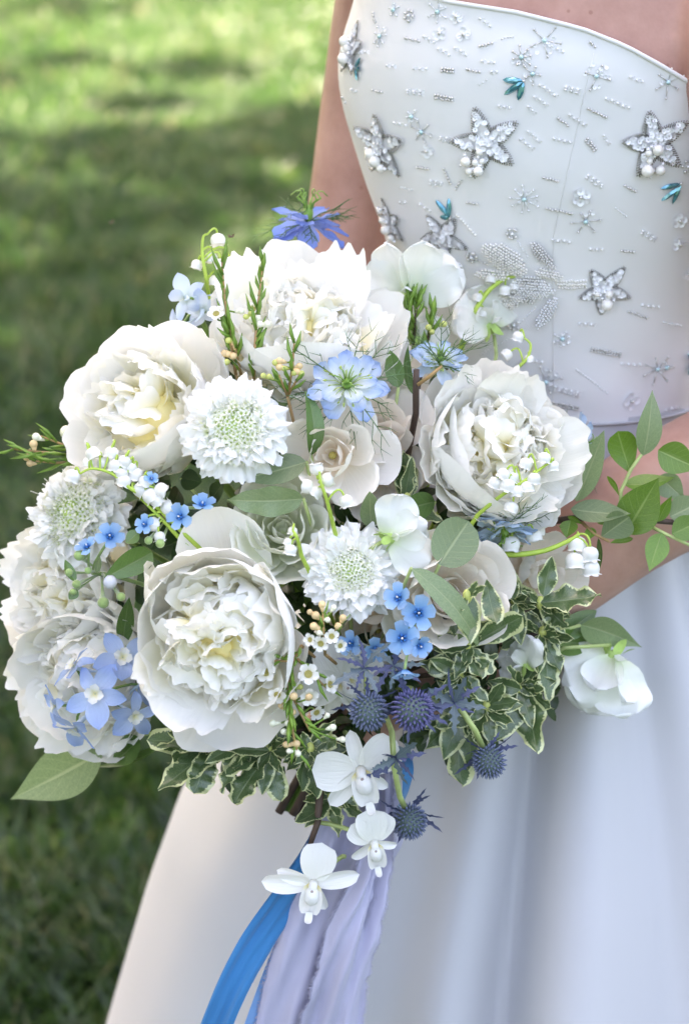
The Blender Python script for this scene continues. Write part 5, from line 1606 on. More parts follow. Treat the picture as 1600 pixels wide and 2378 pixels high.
waxflower('waxflower spray with starry white blossoms beneath the largest peony', [[(700, 1500, ww - .012), (680, 1540, ww), (670, 1600, ww), (672, 1690, ww + .004)], [(685, 1535, ww), (640, 1535, ww), (618, 1560, ww)], [(690, 1530, ww), (720, 1560, ww), (760, 1600, ww)], [(672, 1600, ww), (700, 1660, ww), (720, 1700, ww)], [(672, 1620, ww), (680, 1700, ww), (692, 1755, ww)]],
          flowers=[(618, 1562, 26, -.2, .2, 1, ww + .004), (716, 1566, 27, .1, .2, 1, ww + .006), (644, 1614, 23, -.1, -.4, .9, ww + .004), (766, 1590, 24, .7, .1, .6, ww), (718, 1618, 24, .2, -.3, .9, ww + .003), (735, 1655, 21, .4, -.4, .7, ww - .01), (650, 1650, 0.1, 0, 0, 1, ww)][:6],
          buds=[(682, 1618, 10, 'bud_orange', ww + .008), (717, 1620, 9, 'bud_orange', ww + .012), (655, 1640, 9, 'bud_orange', ww), (697, 1596, 7, 'bud_green', ww), (635, 1680, 9, 'bud_white', ww), (670, 1680, 9, 'bud_white', ww), (680, 1655, 8, 'bud_orange', ww), (660, 1700, 8, 'bud_white', ww), (688, 1728, 9, 'bud_orange', ww), (665, 1730, 8, 'bud_orange', ww), (672, 1745, 7, 'bud_white', ww), (692, 1750, 8, 'bud_white', ww), (772, 1690, 9, 'bud_white', ww), (760, 1662, 7, 'bud_white', ww), (795, 1718, 8, 'bud_white', ww)], seed=74, nlen=55, density=1.2, nrad=1.5)
ww = D(755, 1440) + .034
waxflower('tight waxflower cluster with orange buds below the scabiosa', [[(755, 1520, ww - .02), (752, 1470, ww), (750, 1425, ww)], [(755, 1500, ww - .01), (790, 1450, ww)]],
          flowers=[(745, 1495, 21, -.2, -.2, 1, ww), (770, 1478, 19, .2, 0, 1, ww), (720, 1486, 17, -.5, 0, .9, ww), (790, 1500, 17, .4, -.2, .9, ww - .006)],
          buds=[(748, 1405, 9, 'bud_orange', ww), (720, 1422, 7, 'bud_orange', ww), (734, 1430, 10, 'bud_orange', ww), (730, 1455, 10, 'bud_orange', ww), (796, 1436, 9, 'bud_orange', ww), (785, 1455, 9, 'bud_orange', ww), (775, 1412, 7, 'bud_white', ww), (760, 1440, 7, 'bud_white', ww), (742, 1470, 7, 'bud_white', ww)], seed=75, nlen=36, density=1.3)
ww = D(990, 760) - .016
waxflower('bunch of dark needle leaves between the two upper sweet peas', [[(985, 830, ww - .01), (1000, 760, ww), (1010, 720, ww)], [(960, 800, ww - .01), (965, 730, ww), (970, 690, ww)], [(940, 780, ww - .01), (945, 720, ww), (950, 690, ww)]],
          buds=[(995, 760, 8, 'bud_green', ww + .006), (1003, 770, 7, 'bud_green', ww + .006), (1030, 752, 8, 'bud_green', ww)], seed=76, nlen=55, density=2.2, mat='twig', nrad=1.8)
# --- sea holly
wh = D(900, 1650) + .055
thistle('blue sea holly with a whorl of grey bracts above it', 856, 1652, wh, 43, cdir(.05, -.55, .85), 81, stem=[(850, 1560, wh - .01), (846, 1545, wh - .015)], collar=[(846, 1552, wh, 8, 85, -.1, .5, .8)], bl=1.7, btilt=-30)
thistle('violet sea holly beside the grey-collared thistle', 958, 1650, wh + .004, 47, cdir(.05, -.30, 1), 82, mt='thistle_violet', stem=[(955, 1600, wh - .03)], bl=1.8, btilt=5, nb=12, collar=[(915, 1545, wh - .012, 6, 80, .2, .4, .9)])
thistle('sea holly with upswept bracts hanging out over the skirt', 1136, 1768, D(1134, 1768) + .078, 38, cdir(.28, -.62, .75), 83, stem=[(1105, 1700, D(1105, 1700) + .072), (1065, 1640, D(1065, 1640) + .058), (1040, 1620, D(1040, 1620) + .02)], collar=[(1055, 1632, D(1055, 1632) + .062, 8, 95, .1, .1, 1)], bl=1.75, btilt=-5)
thistle('lowest sea holly with spread bracts hanging beside the orchid', 950, 1908, D(950, 1908) + .070, 40, cdir(.12, -.50, .85), 84, stem=[(928, 1850, D(930, 1850) + .066), (915, 1780, D(915, 1780) + .06), (910, 1700, D(910, 1700) + .045)], collar=[(918, 1762, D(915, 1762) + .062, 7, 95, 0, -.3, .9)], bl=1.8, btilt=8)
# --- orchids
wo = 0.035
ost = [(708, 1960, wo - .015)]
orchid('lowest white orchid with spread narrow sepals hanging over the blue ribbon', 728, 2052, wo, 92, cdir(-.05, -.15, 1), 91, stem=[(800, 1990, wo - .02)], twist=R_(-8),
       arms=((-4, 1.05, 0), (98, 1.30, 1), (-72, 1.15, 1), (80, .95, 1), (-150, .75, 1)))
orchid('white orchid with a rounded lip above the lilac ribbon', 868, 1958, wo + .006, 78, cdir(.15, -.35, 1), 92, stem=[(735, 1915, wo - .015)], twist=R_(10),
       arms=((0, 1.1, 0), (120, .8, 1), (-110, .7, 1), (40, .9, 0), (-25, 1.0, 0)))
orchid('white orchid with a broad side petal under the sea hollies', 838, 1790, wo + .018, 105, cdir(.0, -.15, 1), 93, stem=[(800, 1700, wo - .02)], twist=R_(15),
       arms=((75, 1.05, 0), (-65, 1.0, 0), (0, .9, 1), (125, 1.05, 1), (-140, .7, 1)))
orchid('shaded white orchid face half buried behind the waxflower spray', 800, 1580, D(800, 1580) - .012, 100, cdir(.1, -.2, 1), 94, stem=[(830, 1640, -.02)], twist=R_(30), arms=((75, 1.0, 0), (-75, 1.0, 0), (0, 1.0, 0), (125, .9, 1), (-125, .9, 1)))
# orchid branch
root = thing('orchid_branch', 'bare brown orchid stem hanging below the bouquet between variegated leaves', 'stem', Matrix.Translation(pt(735, 1740, wo - .03)))
inv = root.matrix_basis.inverted()
pl = [BIND, pt(742, 1690, wo - .03), pt(736, 1780, wo - .012), pt(742, 1850, wo - .006), pt(738, 1910, wo - .008), pt(718, 1970, wo - .012)]
Acc().tube([inv @ p for p in pl], [.003, .0032, .003, .0026, .0022, .0016], 8).build('stem', M['twig'], root)
Acc().tube([inv @ p for p in (pt(719, 1966, wo - .012), pt(712, 1990, wo - .012), pt(716, 2010, wo - .012))], [.002, .0026, .0012], 7).build('tip', M['bellstem'], root)

# --- single leaves and leafy branches
leaf_thing('large pale oval leaf jutting out over the lawn under the delphinium', (240, 1745, D(240, 1745) + .0), (28, 1856, D(60, 1850) + .02), 128, 'leaf_pale', 'point', roll=6, curl=.35,
           extra=[((325, 1715, D(320, 1720)), (262, 1775, D(270, 1770)), 62, 'leaf_mid', 'ovate', 20, .3), ((380, 1730, D(380, 1730)), (225, 1785, D(240, 1780) - .01), 36, 'leaf_mid', 'lance', 55, .5)], stem=[(300, 1715, D(300, 1700) - .02)])
leaf_thing('grey-green leaf with a browned edge above the largest peony', (705, 1158, D(705, 1158) - .012), (528, 1162, D(540, 1160) + .002), 72, 'leaf_pale', 'ovate', roll=-18, curl=-.5, wav=.05, i=1)
leaf_thing('pointed grey-green leaf under the largest scabiosa', (712, 1072, D(712, 1072) - .012), (560, 1112, D(560, 1112) - .004), 75, 'leaf_pale', 'ovate', roll=25, curl=.4)
leaf_thing('curling dark leaf between the largest scabiosa and the cream rose', (722, 1058, D(715, 1050) - .010), (712, 905, D(712, 905) + .012), 48, 'leaf_mid', 'lance', roll=35, curl=-1.2)
leaf_thing('broad sage leaf beside the twisted sweet pea', (1020, 1312, D(1010, 1318) + .022), (1088, 1210, D(1085, 1215) + .030), 110, 'leaf_pale', 'round', roll=10, curl=.4)
leaf_thing('long arching leaf over the full cream rose', (955, 1320, D(955, 1325) + .036), (1118, 1500, D(1112, 1500) + .060), 60, 'leaf_pale', 'ovate', roll=-30, curl=-1.0)
leaf_thing('dark glossy leaf under the bell-covered peony', (1010, 1165, D(1010, 1165) - .02), (922, 1188, D(922, 1188) + .004), 62, 'leaf_mid', 'ovate', roll=-10, curl=.3)
leaf_thing('upright sage leaf wedged above the lower scabiosa', (862, 1225, D(862, 1225) - .02), (858, 1140, D(858, 1140) + .0), 50, 'leaf_pale', 'ovate', roll=10, curl=.2)
leaf_thing('two twisted dark leaves beside the ice blue nigella', (925, 900, D(925, 900) - .02), (905, 812, D(905, 812) + .0), 44, 'leaf_mid', 'ovate', roll=0, curl=.5, extra=[((958, 915, D(958, 915) - .02), (945, 800, D(945, 800) + .004), 30, 'leaf_mid', 'lance', 50, .8)])
leaf_thing('dark narrow leaf wedged between the left peonies', (285, 1500, D(285, 1500) - .02), (300, 1385, D(300, 1385) - .0), 40, 'leaf_mid', 'lance', roll=10, curl=.3)
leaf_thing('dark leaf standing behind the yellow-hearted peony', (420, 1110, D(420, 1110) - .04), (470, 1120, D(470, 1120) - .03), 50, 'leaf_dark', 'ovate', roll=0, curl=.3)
leaf_thing('grey-green leaf drooping over the skirt beside the large sweet pea', (1348, 1452, D(1348, 1452) + .018), (1486, 1500, D(1486, 1500) + .045), 72, 'leaf_pale', 'point', roll=14, curl=.9,
           extra=[((1300, 1480, D(1300, 1480) + .005), (1385, 1418, D(1385, 1418) + .01), 55, 'leaf_mid', 'ovate', 10, .3), ((1365, 1495, D(1365, 1495) + .006), (1282, 1490, D(1282, 1490) + .015), 62, 'leaf_mid', 'round', 0, .3)])

# leafy vine over the forearm
wv = D(1400, 1200) + .055
vine = thing('leafy_vine', 'leafy branch of bright green leaves reaching over the forearm', 'branch', Matrix.Translation(pt(1275, 1215, wv - .02)))
inv = vine.matrix_basis.inverted()
Acc().tube([inv @ p for p in [BIND, pt(1150, 1260, wv - .05), pt(1275, 1212, wv - .02), pt(1330, 1204, wv - .006), pt(1440, 1198, wv), pt(1530, 1210, wv), pt(1640, 1220, wv)]], [.0028, .0026, .0024, .0022, .0021, .002, .0018], 7).build('stem', M['twig'], vine)
Acc().tube([inv @ p for p in [pt(1440, 1198, wv), pt(1442, 1140, wv + .004), pt(1465, 1090, wv + .006), pt(1490, 1055, wv + .008)]], [.0013, .0012, .0012, .0011], 6).build('twig', M['stem_pale'], vine)
Acc().tube([inv @ p for p in [pt(1510, 1222, wv), pt(1545, 1240, wv + .003), pt(1610, 1270, wv + .005)]], [.0013, .0012, .0011], 6).build('twig', M['stem_pale'], vine)
Acc().tube([inv @ p for p in [pt(1350, 1212, wv - .004), pt(1380, 1240, wv + .003), pt(1415, 1258, wv + .004)]], [.0011, .001, .0009], 6).build('twig', M['twig_red'], vine)
for L_ in [((1338, 1165, wv), (1404, 998, wv + .015), 62, 'leaf_pale', 'lance', -12, .3), ((1325, 1182, wv), (1466, 1194, wv + .014), 62, 'leaf_pale', 'point', -30, .4),
           ((1465, 1100, wv + .003), (1434, 1000, wv + .012), 68, 'leaf_bright', 'obovate', 8, .6), ((1494, 1058, wv + .008), (1516, 905, wv + .018), 62, 'leaf_pale', 'point', 22, -.5),
           ((1528, 1045, wv + .004), (1625, 1090, wv + .012), 76, 'leaf_bright', 'point', 5, .4), ((1452, 1240, wv), (1530, 1108, wv + .016), 100, 'leaf_bright', 'point', -4, .25),
           ((1450, 1125, wv - .004), (1568, 1110, wv + .0), 55, 'leaf_bright', 'point', -45, .6), ((1396, 1248, wv + .003), (1462, 1200, wv + .012), 72, 'leaf_pale', 'obovate', 15, .3),
           ((1530, 1105, wv - .006), (1590, 1160, wv - .004), 62, 'leaf_pale', 'point', 10, .2), ((1528, 1212, wv + .004), (1560, 1150, wv + .012), 32, 'leaf_bright', 'point', 30, .4),
           ((1555, 1200, wv + .002), (1640, 1160, wv + .008), 70, 'leaf_pale', 'point', 0, .3), ((1560, 1240, wv + .005), (1640, 1205, wv + .01), 60, 'leaf_bright', 'point', 0, .4),
           ((1537, 1238, wv + .004), (1507, 1328, wv + .010), 58, 'leaf_bright', 'point', -14, .3), ((1325, 1208, wv), (1315, 1250, wv + .008), 42, 'leaf_bright', 'point', 10, .4),
           ((1375, 1225, wv), (1366, 1255, wv + .006), 26, 'leaf_bright', 'point', 10, .4), ((1318, 1200, wv), (1352, 1216, wv + .006), 16, 'leaf_bright', 'lance', 40, .8),
           ((1385, 1212, wv - .003), (1402, 1198, wv), 30, 'leaf_bright', 'round', 0, .2), ((1410, 1105, wv + .004), (1438, 1150, wv + .002), 16, 'leaf_bright', 'lance', 40, .8),
           ((1390, 1250, wv), (1392, 1328, wv - .004), 20, 'leaf_mid', 'lance', 50, .5), ((1470, 1250, wv - .004), (1415, 1262, wv), 30, 'leaf_bright', 'point', 55, .3)]:
    leaf_part(vine, *L_)

# --- variegated pittosporum
q = lambda x, y, o=0.0: D(x, y) + o
pitto('pittosporum sprig curling round the half hidden white rose', (1195, 1400), [(1145, 1300, .012), (1140, 1310, 1205, 1370, .004), (1190, 1330, .01), (1125, 1395, .012), (1130, 1440, .014), (1180, 1450, .014), (1095, 1420, .01)], q(1195, 1400, .012), 101)
pitto('pittosporum leaf pair crossing the half hidden white rose', (1255, 1400), [(1262, 1385, 1282, 1290, .010), (1255, 1400, 1380, 1385, .012), (1250, 1390, 1310, 1450, .004)], q(1255, 1380, .032), 102)
pitto('pittosporum sprig hanging before the full cream rose', (1085, 1385), [(1090, 1500, .01), (1130, 1345, 1150, 1440, .006)], q(1085, 1420, .048), 103, extra=0)
pitto('pittosporum sprig below the full cream rose', (1085, 1500), [(1215, 1430, .012), (1120, 1580, .012), (1060, 1570, .01), (1010, 1500, .006), (1140, 1560, .004), (1110, 1460, .012), (1000, 1560, .0)], q(1085, 1500, .028), 104)
pitto('pittosporum sprig around the nodding sweet pea', (1260, 1470), [(1310, 1430, .01), (1330, 1485, .012), (1235, 1450, .01), (1250, 1560, .012), (1275, 1620, .01), (1300, 1560, .008), (1205, 1440, .012), (1170, 1500, .004)], q(1260, 1470, .022), 105)
pitto('pittosporum sprig cascading beside the drooping sweet pea', (1205, 1600), [(1130, 1580, .012), (1155, 1715, .016), (1235, 1690, .012), (1260, 1600, .012), (1275, 1640, .01), (1245, 1735, .014), (1180, 1550, .01), (1110, 1640, .006)], q(1205, 1600, .034), 106)
pitto('pittosporum sprig behind the overhanging sea holly', (1080, 1660), [(1030, 1760, .01), (1090, 1790, .012), (1010, 1690, .008), (1130, 1740, .012), (1050, 1600, .008), (985, 1740, .004), (1070, 1820, .008), (1000, 1620, .0)], q(1080, 1660, .018), 107)
pitto('pittosporum sprig fanning out low over the lawn edge', (500, 1720), [(385, 1700, .012), (372, 1735, .014), (400, 1765, .016), (378, 1828, .018), (450, 1845, .018), (470, 1750, .012), (360, 1720, .008)], q(480, 1720, .012), 108)
pitto('pittosporum sprig with long leaves hanging before the skirt', (625, 1745), [(545, 1780, .012), (532, 1795, .014), (548, 1860, .016), (610, 1840, .012), (660, 1800, .012), (590, 1700, .008), (530, 1740, .008), (640, 1690, .004), (650, 1850, .008)], q(610, 1745, .020), 109)
pitto('pittosporum sprig around the bare brown stems', (720, 1740), [(700, 1830, .012), (775, 1790, .010), (780, 1720, .006), (665, 1760, .008), (700, 1700, .006), (735, 1855, .012), (650, 1720, .006), (800, 1740, .0)], q(720, 1740, .018), 110)
pitto('lowest pittosporum leaves hanging beside the bare orchid stem', (770, 1850), [(690, 1910, .012), (705, 1860, .010), (800, 1870, 848, 1905, .010), (790, 1830, 820, 1890, .004), (740, 1820, .008)], q(770, 1850, .035), 111, stem=[(760, 1780, .02)])
pitto('pittosporum leaf tucked between the shaded ivory rose and the bell-covered peony', (945, 1160), [(955, 1070, .006), (925, 1075, .004), (940, 1060, .0)], q(945, 1160, -.03), 112)
pitto('pittosporum sprig with small leaves above the overhanging sea holly', (1130, 1640), [(1060, 1600, .012), (1190, 1680, .014), (1100, 1720, .012), (1165, 1590, .010), (1090, 1570, .008), (1200, 1630, .012)], q(1130, 1640, .040), 113, extra=7)
pitto('pittosporum sprig in the shade between the bright tweedia cluster and the nodding sweet pea', (1070, 1560), [(1000, 1530, .010), (1030, 1610, .012), (1130, 1540, .012), (1020, 1480, .006), (1100, 1620, .012)], q(1070, 1560, .030), 114, extra=7)
pitto('pittosporum sprig directly below the largest peony', (560, 1730), [(480, 1770, .014), (600, 1790, .014), (520, 1830, .016), (620, 1720, .008), (500, 1715, .006)], q(560, 1730, .016), 115, extra=6)
# broken twig by the ice blue nigella
tw_ = thing('broken_twig', 'broken dark twig with a reddish side shoot before the ice blue nigella', 'twig', Matrix.Translation(pt(966, 925, D(966, 900) + .018)))
inv = tw_.matrix_basis.inverted()
Acc().tube([inv @ p for p in (BIND, pt(966, 960, D(966, 900) - .01), pt(966, 915, D(966, 900) + .018), pt(967, 858, D(966, 900) + .024))], [.002, .0022, .0022, .002], 7).build('stem', M['twig'], tw_)
Acc().tube([inv @ p for p in (pt(970, 893, D(966, 900) + .022), pt(1000, 872, D(966, 900) + .026), pt(1026, 850, D(966, 900) + .028))], [.0013, .0014, .0009], 6).build('side_shoot', M['twig_red'], tw_)
# --- dark foliage that fills the inside of the bouquet
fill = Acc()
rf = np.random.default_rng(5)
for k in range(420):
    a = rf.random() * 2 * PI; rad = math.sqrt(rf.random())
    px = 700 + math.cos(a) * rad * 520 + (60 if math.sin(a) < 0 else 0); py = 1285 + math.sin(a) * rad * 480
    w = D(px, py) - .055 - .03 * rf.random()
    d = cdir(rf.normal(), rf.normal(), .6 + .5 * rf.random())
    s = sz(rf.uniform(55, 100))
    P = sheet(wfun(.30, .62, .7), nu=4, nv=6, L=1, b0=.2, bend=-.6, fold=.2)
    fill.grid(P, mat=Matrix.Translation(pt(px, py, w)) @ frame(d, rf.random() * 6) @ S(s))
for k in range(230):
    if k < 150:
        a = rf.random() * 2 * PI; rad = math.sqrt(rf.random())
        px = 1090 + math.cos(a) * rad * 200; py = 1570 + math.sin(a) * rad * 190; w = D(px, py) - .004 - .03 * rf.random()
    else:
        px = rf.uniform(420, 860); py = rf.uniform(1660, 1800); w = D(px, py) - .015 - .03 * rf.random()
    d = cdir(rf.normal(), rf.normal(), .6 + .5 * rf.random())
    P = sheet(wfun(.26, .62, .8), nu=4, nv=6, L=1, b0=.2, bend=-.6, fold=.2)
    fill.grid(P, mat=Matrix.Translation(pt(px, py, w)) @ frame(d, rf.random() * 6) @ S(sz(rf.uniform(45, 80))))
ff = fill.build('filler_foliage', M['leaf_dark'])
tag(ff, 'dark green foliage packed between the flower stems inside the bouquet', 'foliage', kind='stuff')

# --- bound stems below the hands
hb = thing('stem_bundle', 'cut brown stem ends of the bouquet showing before the skirt', 'stems', Matrix.Translation(HANDLE_B))
axh = (HANDLE_B - HANDLE_A).normalized(); s1 = axh.orthogonal().normalized(); s2 = axh.cross(s1)
for k in range(9):
    a = k * 2.4; rr = .0095 * math.sqrt((k + .5) / 9)
    o1 = s1 * math.cos(a) * rr + s2 * math.sin(a) * rr
    e = .004 * rf.normal() + (0 if k % 3 else .004)
    Acc().tube([HANDLE_A + o1 * 1.3 - HANDLE_B, BIND + o1 - HANDLE_B, o1 * 1.25 + axh * e], [.0026, .0026, .003 + .0008 * (k % 3 == 0)], 8).build('cut_stem', M['twig' if k % 3 else 'stem'], hb)

# --- ribbons
def ribbon(label, name, pts, width, mat, seed, fray=False, roll=0.0, sub=9, puck=0.0):
    r = np.random.default_rng(seed)
    P3 = [pt(*p[:3]) for p in pts]
    W3 = [p[3] if len(p) > 3 else width for p in pts]
    RO = [p[4] if len(p) > 4 else roll for p in pts]
    C = []; Wd = []; Ro = []
    for i in range(len(P3) - 1):
        p0 = P3[max(0, i - 1)]; p1 = P3[i]; p2 = P3[i + 1]; p3 = P3[min(len(P3) - 1, i + 2)]
        for k in range(sub):
            t = k / sub
            C.append(0.5 * ((2 * p1) + (p2 - p0) * t + (2 * p0 - 5 * p1 + 4 * p2 - p3) * t * t + (3 * p1 - p0 - 3 * p2 + p3) * t ** 3))
            Wd.append(W3[i] * (1 - t) + W3[i + 1] * t); Ro.append(RO[i] * (1 - t) + RO[i + 1] * t)
    C.append(P3[-1]); Wd.append(W3[-1]); Ro.append(RO[-1])
    nu = 27; nv = len(C)
    G = np.zeros((nv, nu, 3))
    base = C[0]
    for j in range(nv):
        tdir = (C[min(nv - 1, j + 1)] - C[max(0, j - 1)]).normalized()
        z = (-CF); z = (z - tdir * z.dot(tdir)).normalized()
        x = tdir.cross(z).normalized()
        a = R_(Ro[j]); x2 = x * math.cos(a) + z * math.sin(a); z2 = z * math.cos(a) - x * math.sin(a)
        for i in range(nu):
            u = -1 + 2 * i / (nu - 1)
            hw = sz(Wd[j] / 2)
            ed = (r.normal(0, .0005) if fray and abs(u) > .99 else 0)
            zz = puck * (math.sin(u * 4 + j * .11 + seed) * .6 + .5 * math.sin(u * 8.5 - j * .16) + .06 * math.sin(u * 17 + j * .5) + .05 * math.sin(u * 5 - j * .9)) * min(1, j / 8)
            G[j, i] = tuple(C[j] + x2 * (u * hw + ed) + z2 * zz - base)
    root = thing(name, label, 'ribbon', Matrix.Translation(base), 'ribbons hanging from the bouquet')
    Acc().grid(G).build('band', M[mat], root)
    if fray:
        f = Acc()
        for i in (0, nu - 1):
            for j in range(nv - 1):
                for k in range(16):
                    t = r.random()
                    p = G[j, i] * (1 - t) + G[j + 1, i] * t
                    o = (G[j, i] - G[j, nu // 2]); o /= np.linalg.norm(o) + 1e-9
                    td = (G[j + 1, i] - G[j, i]); td /= np.linalg.norm(td) + 1e-9
                    e = p + (o * r.uniform(.3, 1) + td * r.normal(0, .6)) * r.uniform(.0008, .0036)
                    f.tube([Vector(p), Vector(e)], [.0002, .00012], 3)
        tag(f.build('frayed_threads', M['ribbon_lilac'], root), kind='stuff')
    return root
wr = .012
ribbon('bright blue velvet ribbon trailing from the bouquet over the skirt', 'ribbon', [(800, 1800, -.03, 50, 10), (735, 1960, wr - .01, 50, 20), (668, 2080, wr - .005, 76, 22), (590, 2200, wr - .004, 78, 8), (520, 2340, wr - .01, 72, -6), (440, 2560, wr - .03, 74, 4)], 80, 'ribbon_blue', 1, puck=.0016)
ribbon('narrow sky blue ribbon half hidden behind the lilac ribbon', 'ribbon', [(815, 1800, -.035, 40, 10), (740, 2000, -.004, 44, 20), (690, 2130, -.006, 50, 15), (640, 2260, -.008, 56, 10), (590, 2400, -.014, 58, 10), (530, 2560, -.03, 58, 10)], 50, 'ribbon_sky', 2)
ribbon('wide lilac silk ribbon with frayed edges hanging under the orchids', 'ribbon', [(850, 1790, -.03, 90, 0), (820, 1920, .0, 150, 5), (780, 2050, .006, 175, -4), (735, 2200, .004, 185, 5), (690, 2378, -.006, 190, 0), (650, 2560, -.02, 190, 0)], 170, 'ribbon_lilac', 3, fray=True, puck=.0055)
ribbon('second lilac ribbon folded over itself beside the wide lilac one', 'ribbon', [(880, 1790, -.03, 60, 0), (878, 1920, .004, 60, 20), (862, 2040, .016, 78, 38), (825, 2170, .018, 120, 20), (792, 2290, .012, 120, 10), (765, 2420, .0, 150, 0), (750, 2560, -.015, 150, 0)], 100, 'ribbon_lilac', 4, fray=True, puck=.005)
ribbon('loop of bright blue ribbon peeping out under the variegated leaves', 'ribbon', [(940, 1760, -.02, 34, 0), (946, 1800, -.006, 34, 40), (935, 1860, -.008, 30, 70), (900, 1900, -.02, 26, 60)], 30, 'ribbon_blue', 5)
ribbon('muted lilac ribbon tail behind the lowest sea holly', 'ribbon', [(870, 1790, -.04, 40, 0), (915, 1880, -.022, 46, 30), (925, 1950, -.018, 36, 45), (890, 2020, -.02, 26, 40)], 40, 'ribbon_lilac', 6)

# --- gnats in the air
for (px, py, w, tw, lab) in [(260, 516, -.25, .7, 'small brown gnat flying over the lawn'), (537, 549, -.02, .1, 'tiny reddish gnat hovering by the tallest lily bells')]:
    root = thing('gnat', lab, 'insect', Matrix.Translation(pt(px, py, w)) @ frame(cdir(0, .6, 1), tw), 'gnats in the air')
    a = Acc(); a.ball((0, 0, 0), (.0022, .0007, .0007), 8, 5); a.build('body', M['insect'], root)
    for sg in (-1, 1):
        a = Acc(); a.grid(sheet(wfun(.0007, .6, .4), nu=4, nv=5, L=.003, b0=.5), mat=RZ(sg * 1.1)); a.build('wing', M['insect'], root)
# ------------------------------------------------------------------ beadwork sewn to the bodice
def surf(px, py):
    h = BVH.ray_cast(CAM, ray(px, py))
    if h[0] is None:
        return None
    p, n = h[0], h[1]
    if n.dot(CAM - p) < 0: n = -n
    if abs(n.dot((CAM - p).normalized())) < 0.18:
        n = (n + (CAM - p).normalized() * .2).normalized()
    k = PXS * (p - CAM).dot(CF) / DIST
    ty = (CU - n * CU.dot(n)).normalized(); tx = ty.cross(n)
    m = Matrix(((tx.x, ty.x, n.x, p.x), (tx.y, ty.y, n.y, p.y), (tx.z, ty.z, n.z, p.z), (0, 0, 0, 1)))
    return p, n, m, k
DL = Matrix.Translation((CXB, CY, 0)).inverted()
rb = np.random.default_rng(77)

def sequin_ring(acc, c, nrm, r):
    q = Vector(nrm).to_track_quat('Z', 'Y').to_matrix().to_4x4()
    V, F, UV = lathe([(.25, .0), (.6, .10), (1.0, .22)], 8)
    acc.add(xf(V * r, T(*c) @ q), F, UV)

def star_pts(rot, inner=.39):
    out = []
    for i in range(10):
        a = R_(rot) + i * PI / 5
        rr = 1.0 if i % 2 == 0 else inner
        out.append(Vector((math.sin(a) * rr, math.cos(a) * rr, 0)))
    return out

def starfish(px, py, rpx, rot, pearls, squash=1.0, seed=0):
    s = surf(px, py)
    if s is None: return
    p, n, m, k = s
    R = rpx * k
    r = np.random.default_rng(seed + 900)
    L = DL @ m
    dirs = [Vector((math.sin(R_(rot) + q * 2 * PI / 5), math.cos(R_(rot) + q * 2 * PI / 5), 0)) for q in range(5)]
    lens = [R * r.uniform(.9, 1.12) for q in range(5)]
    wof = lambda t: .235 * (1 - max(0, (t - .34) / .66) ** 1.7) if t > .2 else .2
    a = Acc()
    for d, ln in zip(dirs, lens):
        sd0 = Vector((d.y, -d.x, 0))
        for sg in (-1, 1):
            for t in np.linspace(.27, 1.0, 12):
                c3 = d * ln * t + sd0 * sg * wof(t) * R + Vector((0, 0, R * .05))
                q = (d * .75 + sd0 * sg * .7).normalized()
                a.tube([c3 - q * R * .06, c3 + q * R * .09], R * .016, 5)
    root = a.build('starfish_applique', M['bugle'], dress, L)
    f = Acc()
    for kk in range(130):
        i = int(r.integers(0, 5)); t = r.random() ** .8 * .9
        d, ln = dirs[i], lens[i]
        c = d * ln * t + Vector((d.y, -d.x, 0)) * R * wof(t) * r.uniform(-.85, .85) * (1 if t > .2 else 1)
        f_n = Vector((r.normal(0, .3), r.normal(0, .3), 1)).normalized()
        sequin_ring(f, (c.x, c.y, R * (.06 + .12 * r.random() * (1 - t))), f_n, R * .082)
    tag(f.build('sequin_fill', M['sequin'], root), kind='stuff')
    for (dx, dy, rp) in pearls:
        b = Acc(); b.ball((0, 0, 0), rp * k * .95, 12, 8)
        b.build('pearl', M['pearl'], root, T(dx * k, -dy * k, rp * k * .9 + R * .10))
    g = Acc()
    for kk in range(9):
        if not pearls: break
        dx, dy, rp = pearls[kk % len(pearls)]
        an = r.random() * 6
        g.ball(((dx + math.cos(an) * rp * 1.2) * k, (-dy + math.sin(an) * rp * 1.2) * k, R * .2), 4.5 * k, 7, 5)
    if g.n: g.build('clear_beads', M['bead_clear'], root)

starfish(1128, 330, 78, -12, [(-48, 38, 13), (-42, 62, 10), (-20, 62, 13), (-26, 42, 9), (-10, 40, 8), (-14, 18, 9)], seed=1)
starfish(1518, 330, 78, -18, [(6, 12, 14), (-14, 22, 9), (-12, 62, 16), (20, 60, 13), (-8, 40, 8)], seed=2)
starfish(885, 335, 78, 20, [(-26, 10, 14), (-20, 30, 15), (-14, 50, 11), (-40, 15, 11), (-34, 5, 8)], seed=3)
starfish(1030, 548, 62, -20, [(10, 78, 13), (-12, 40, 9)], seed=4)
starfish(1402, 672, 62, 34, [(8, 30, 15), (10, 5, 10), (-18, 6, 7)], seed=5)
starfish(908, 515, 52, 10, [(-12, -12, 9), (-12, 12, 12), (-8, 34, 9), (-10, -34, 7)], seed=6)
starfish(818, 115, 62, 15, [(-8, -18, 14), (-12, 2, 10), (-4, 24, 14), (-14, 22, 10), (-2, -2, 9)], seed=7)

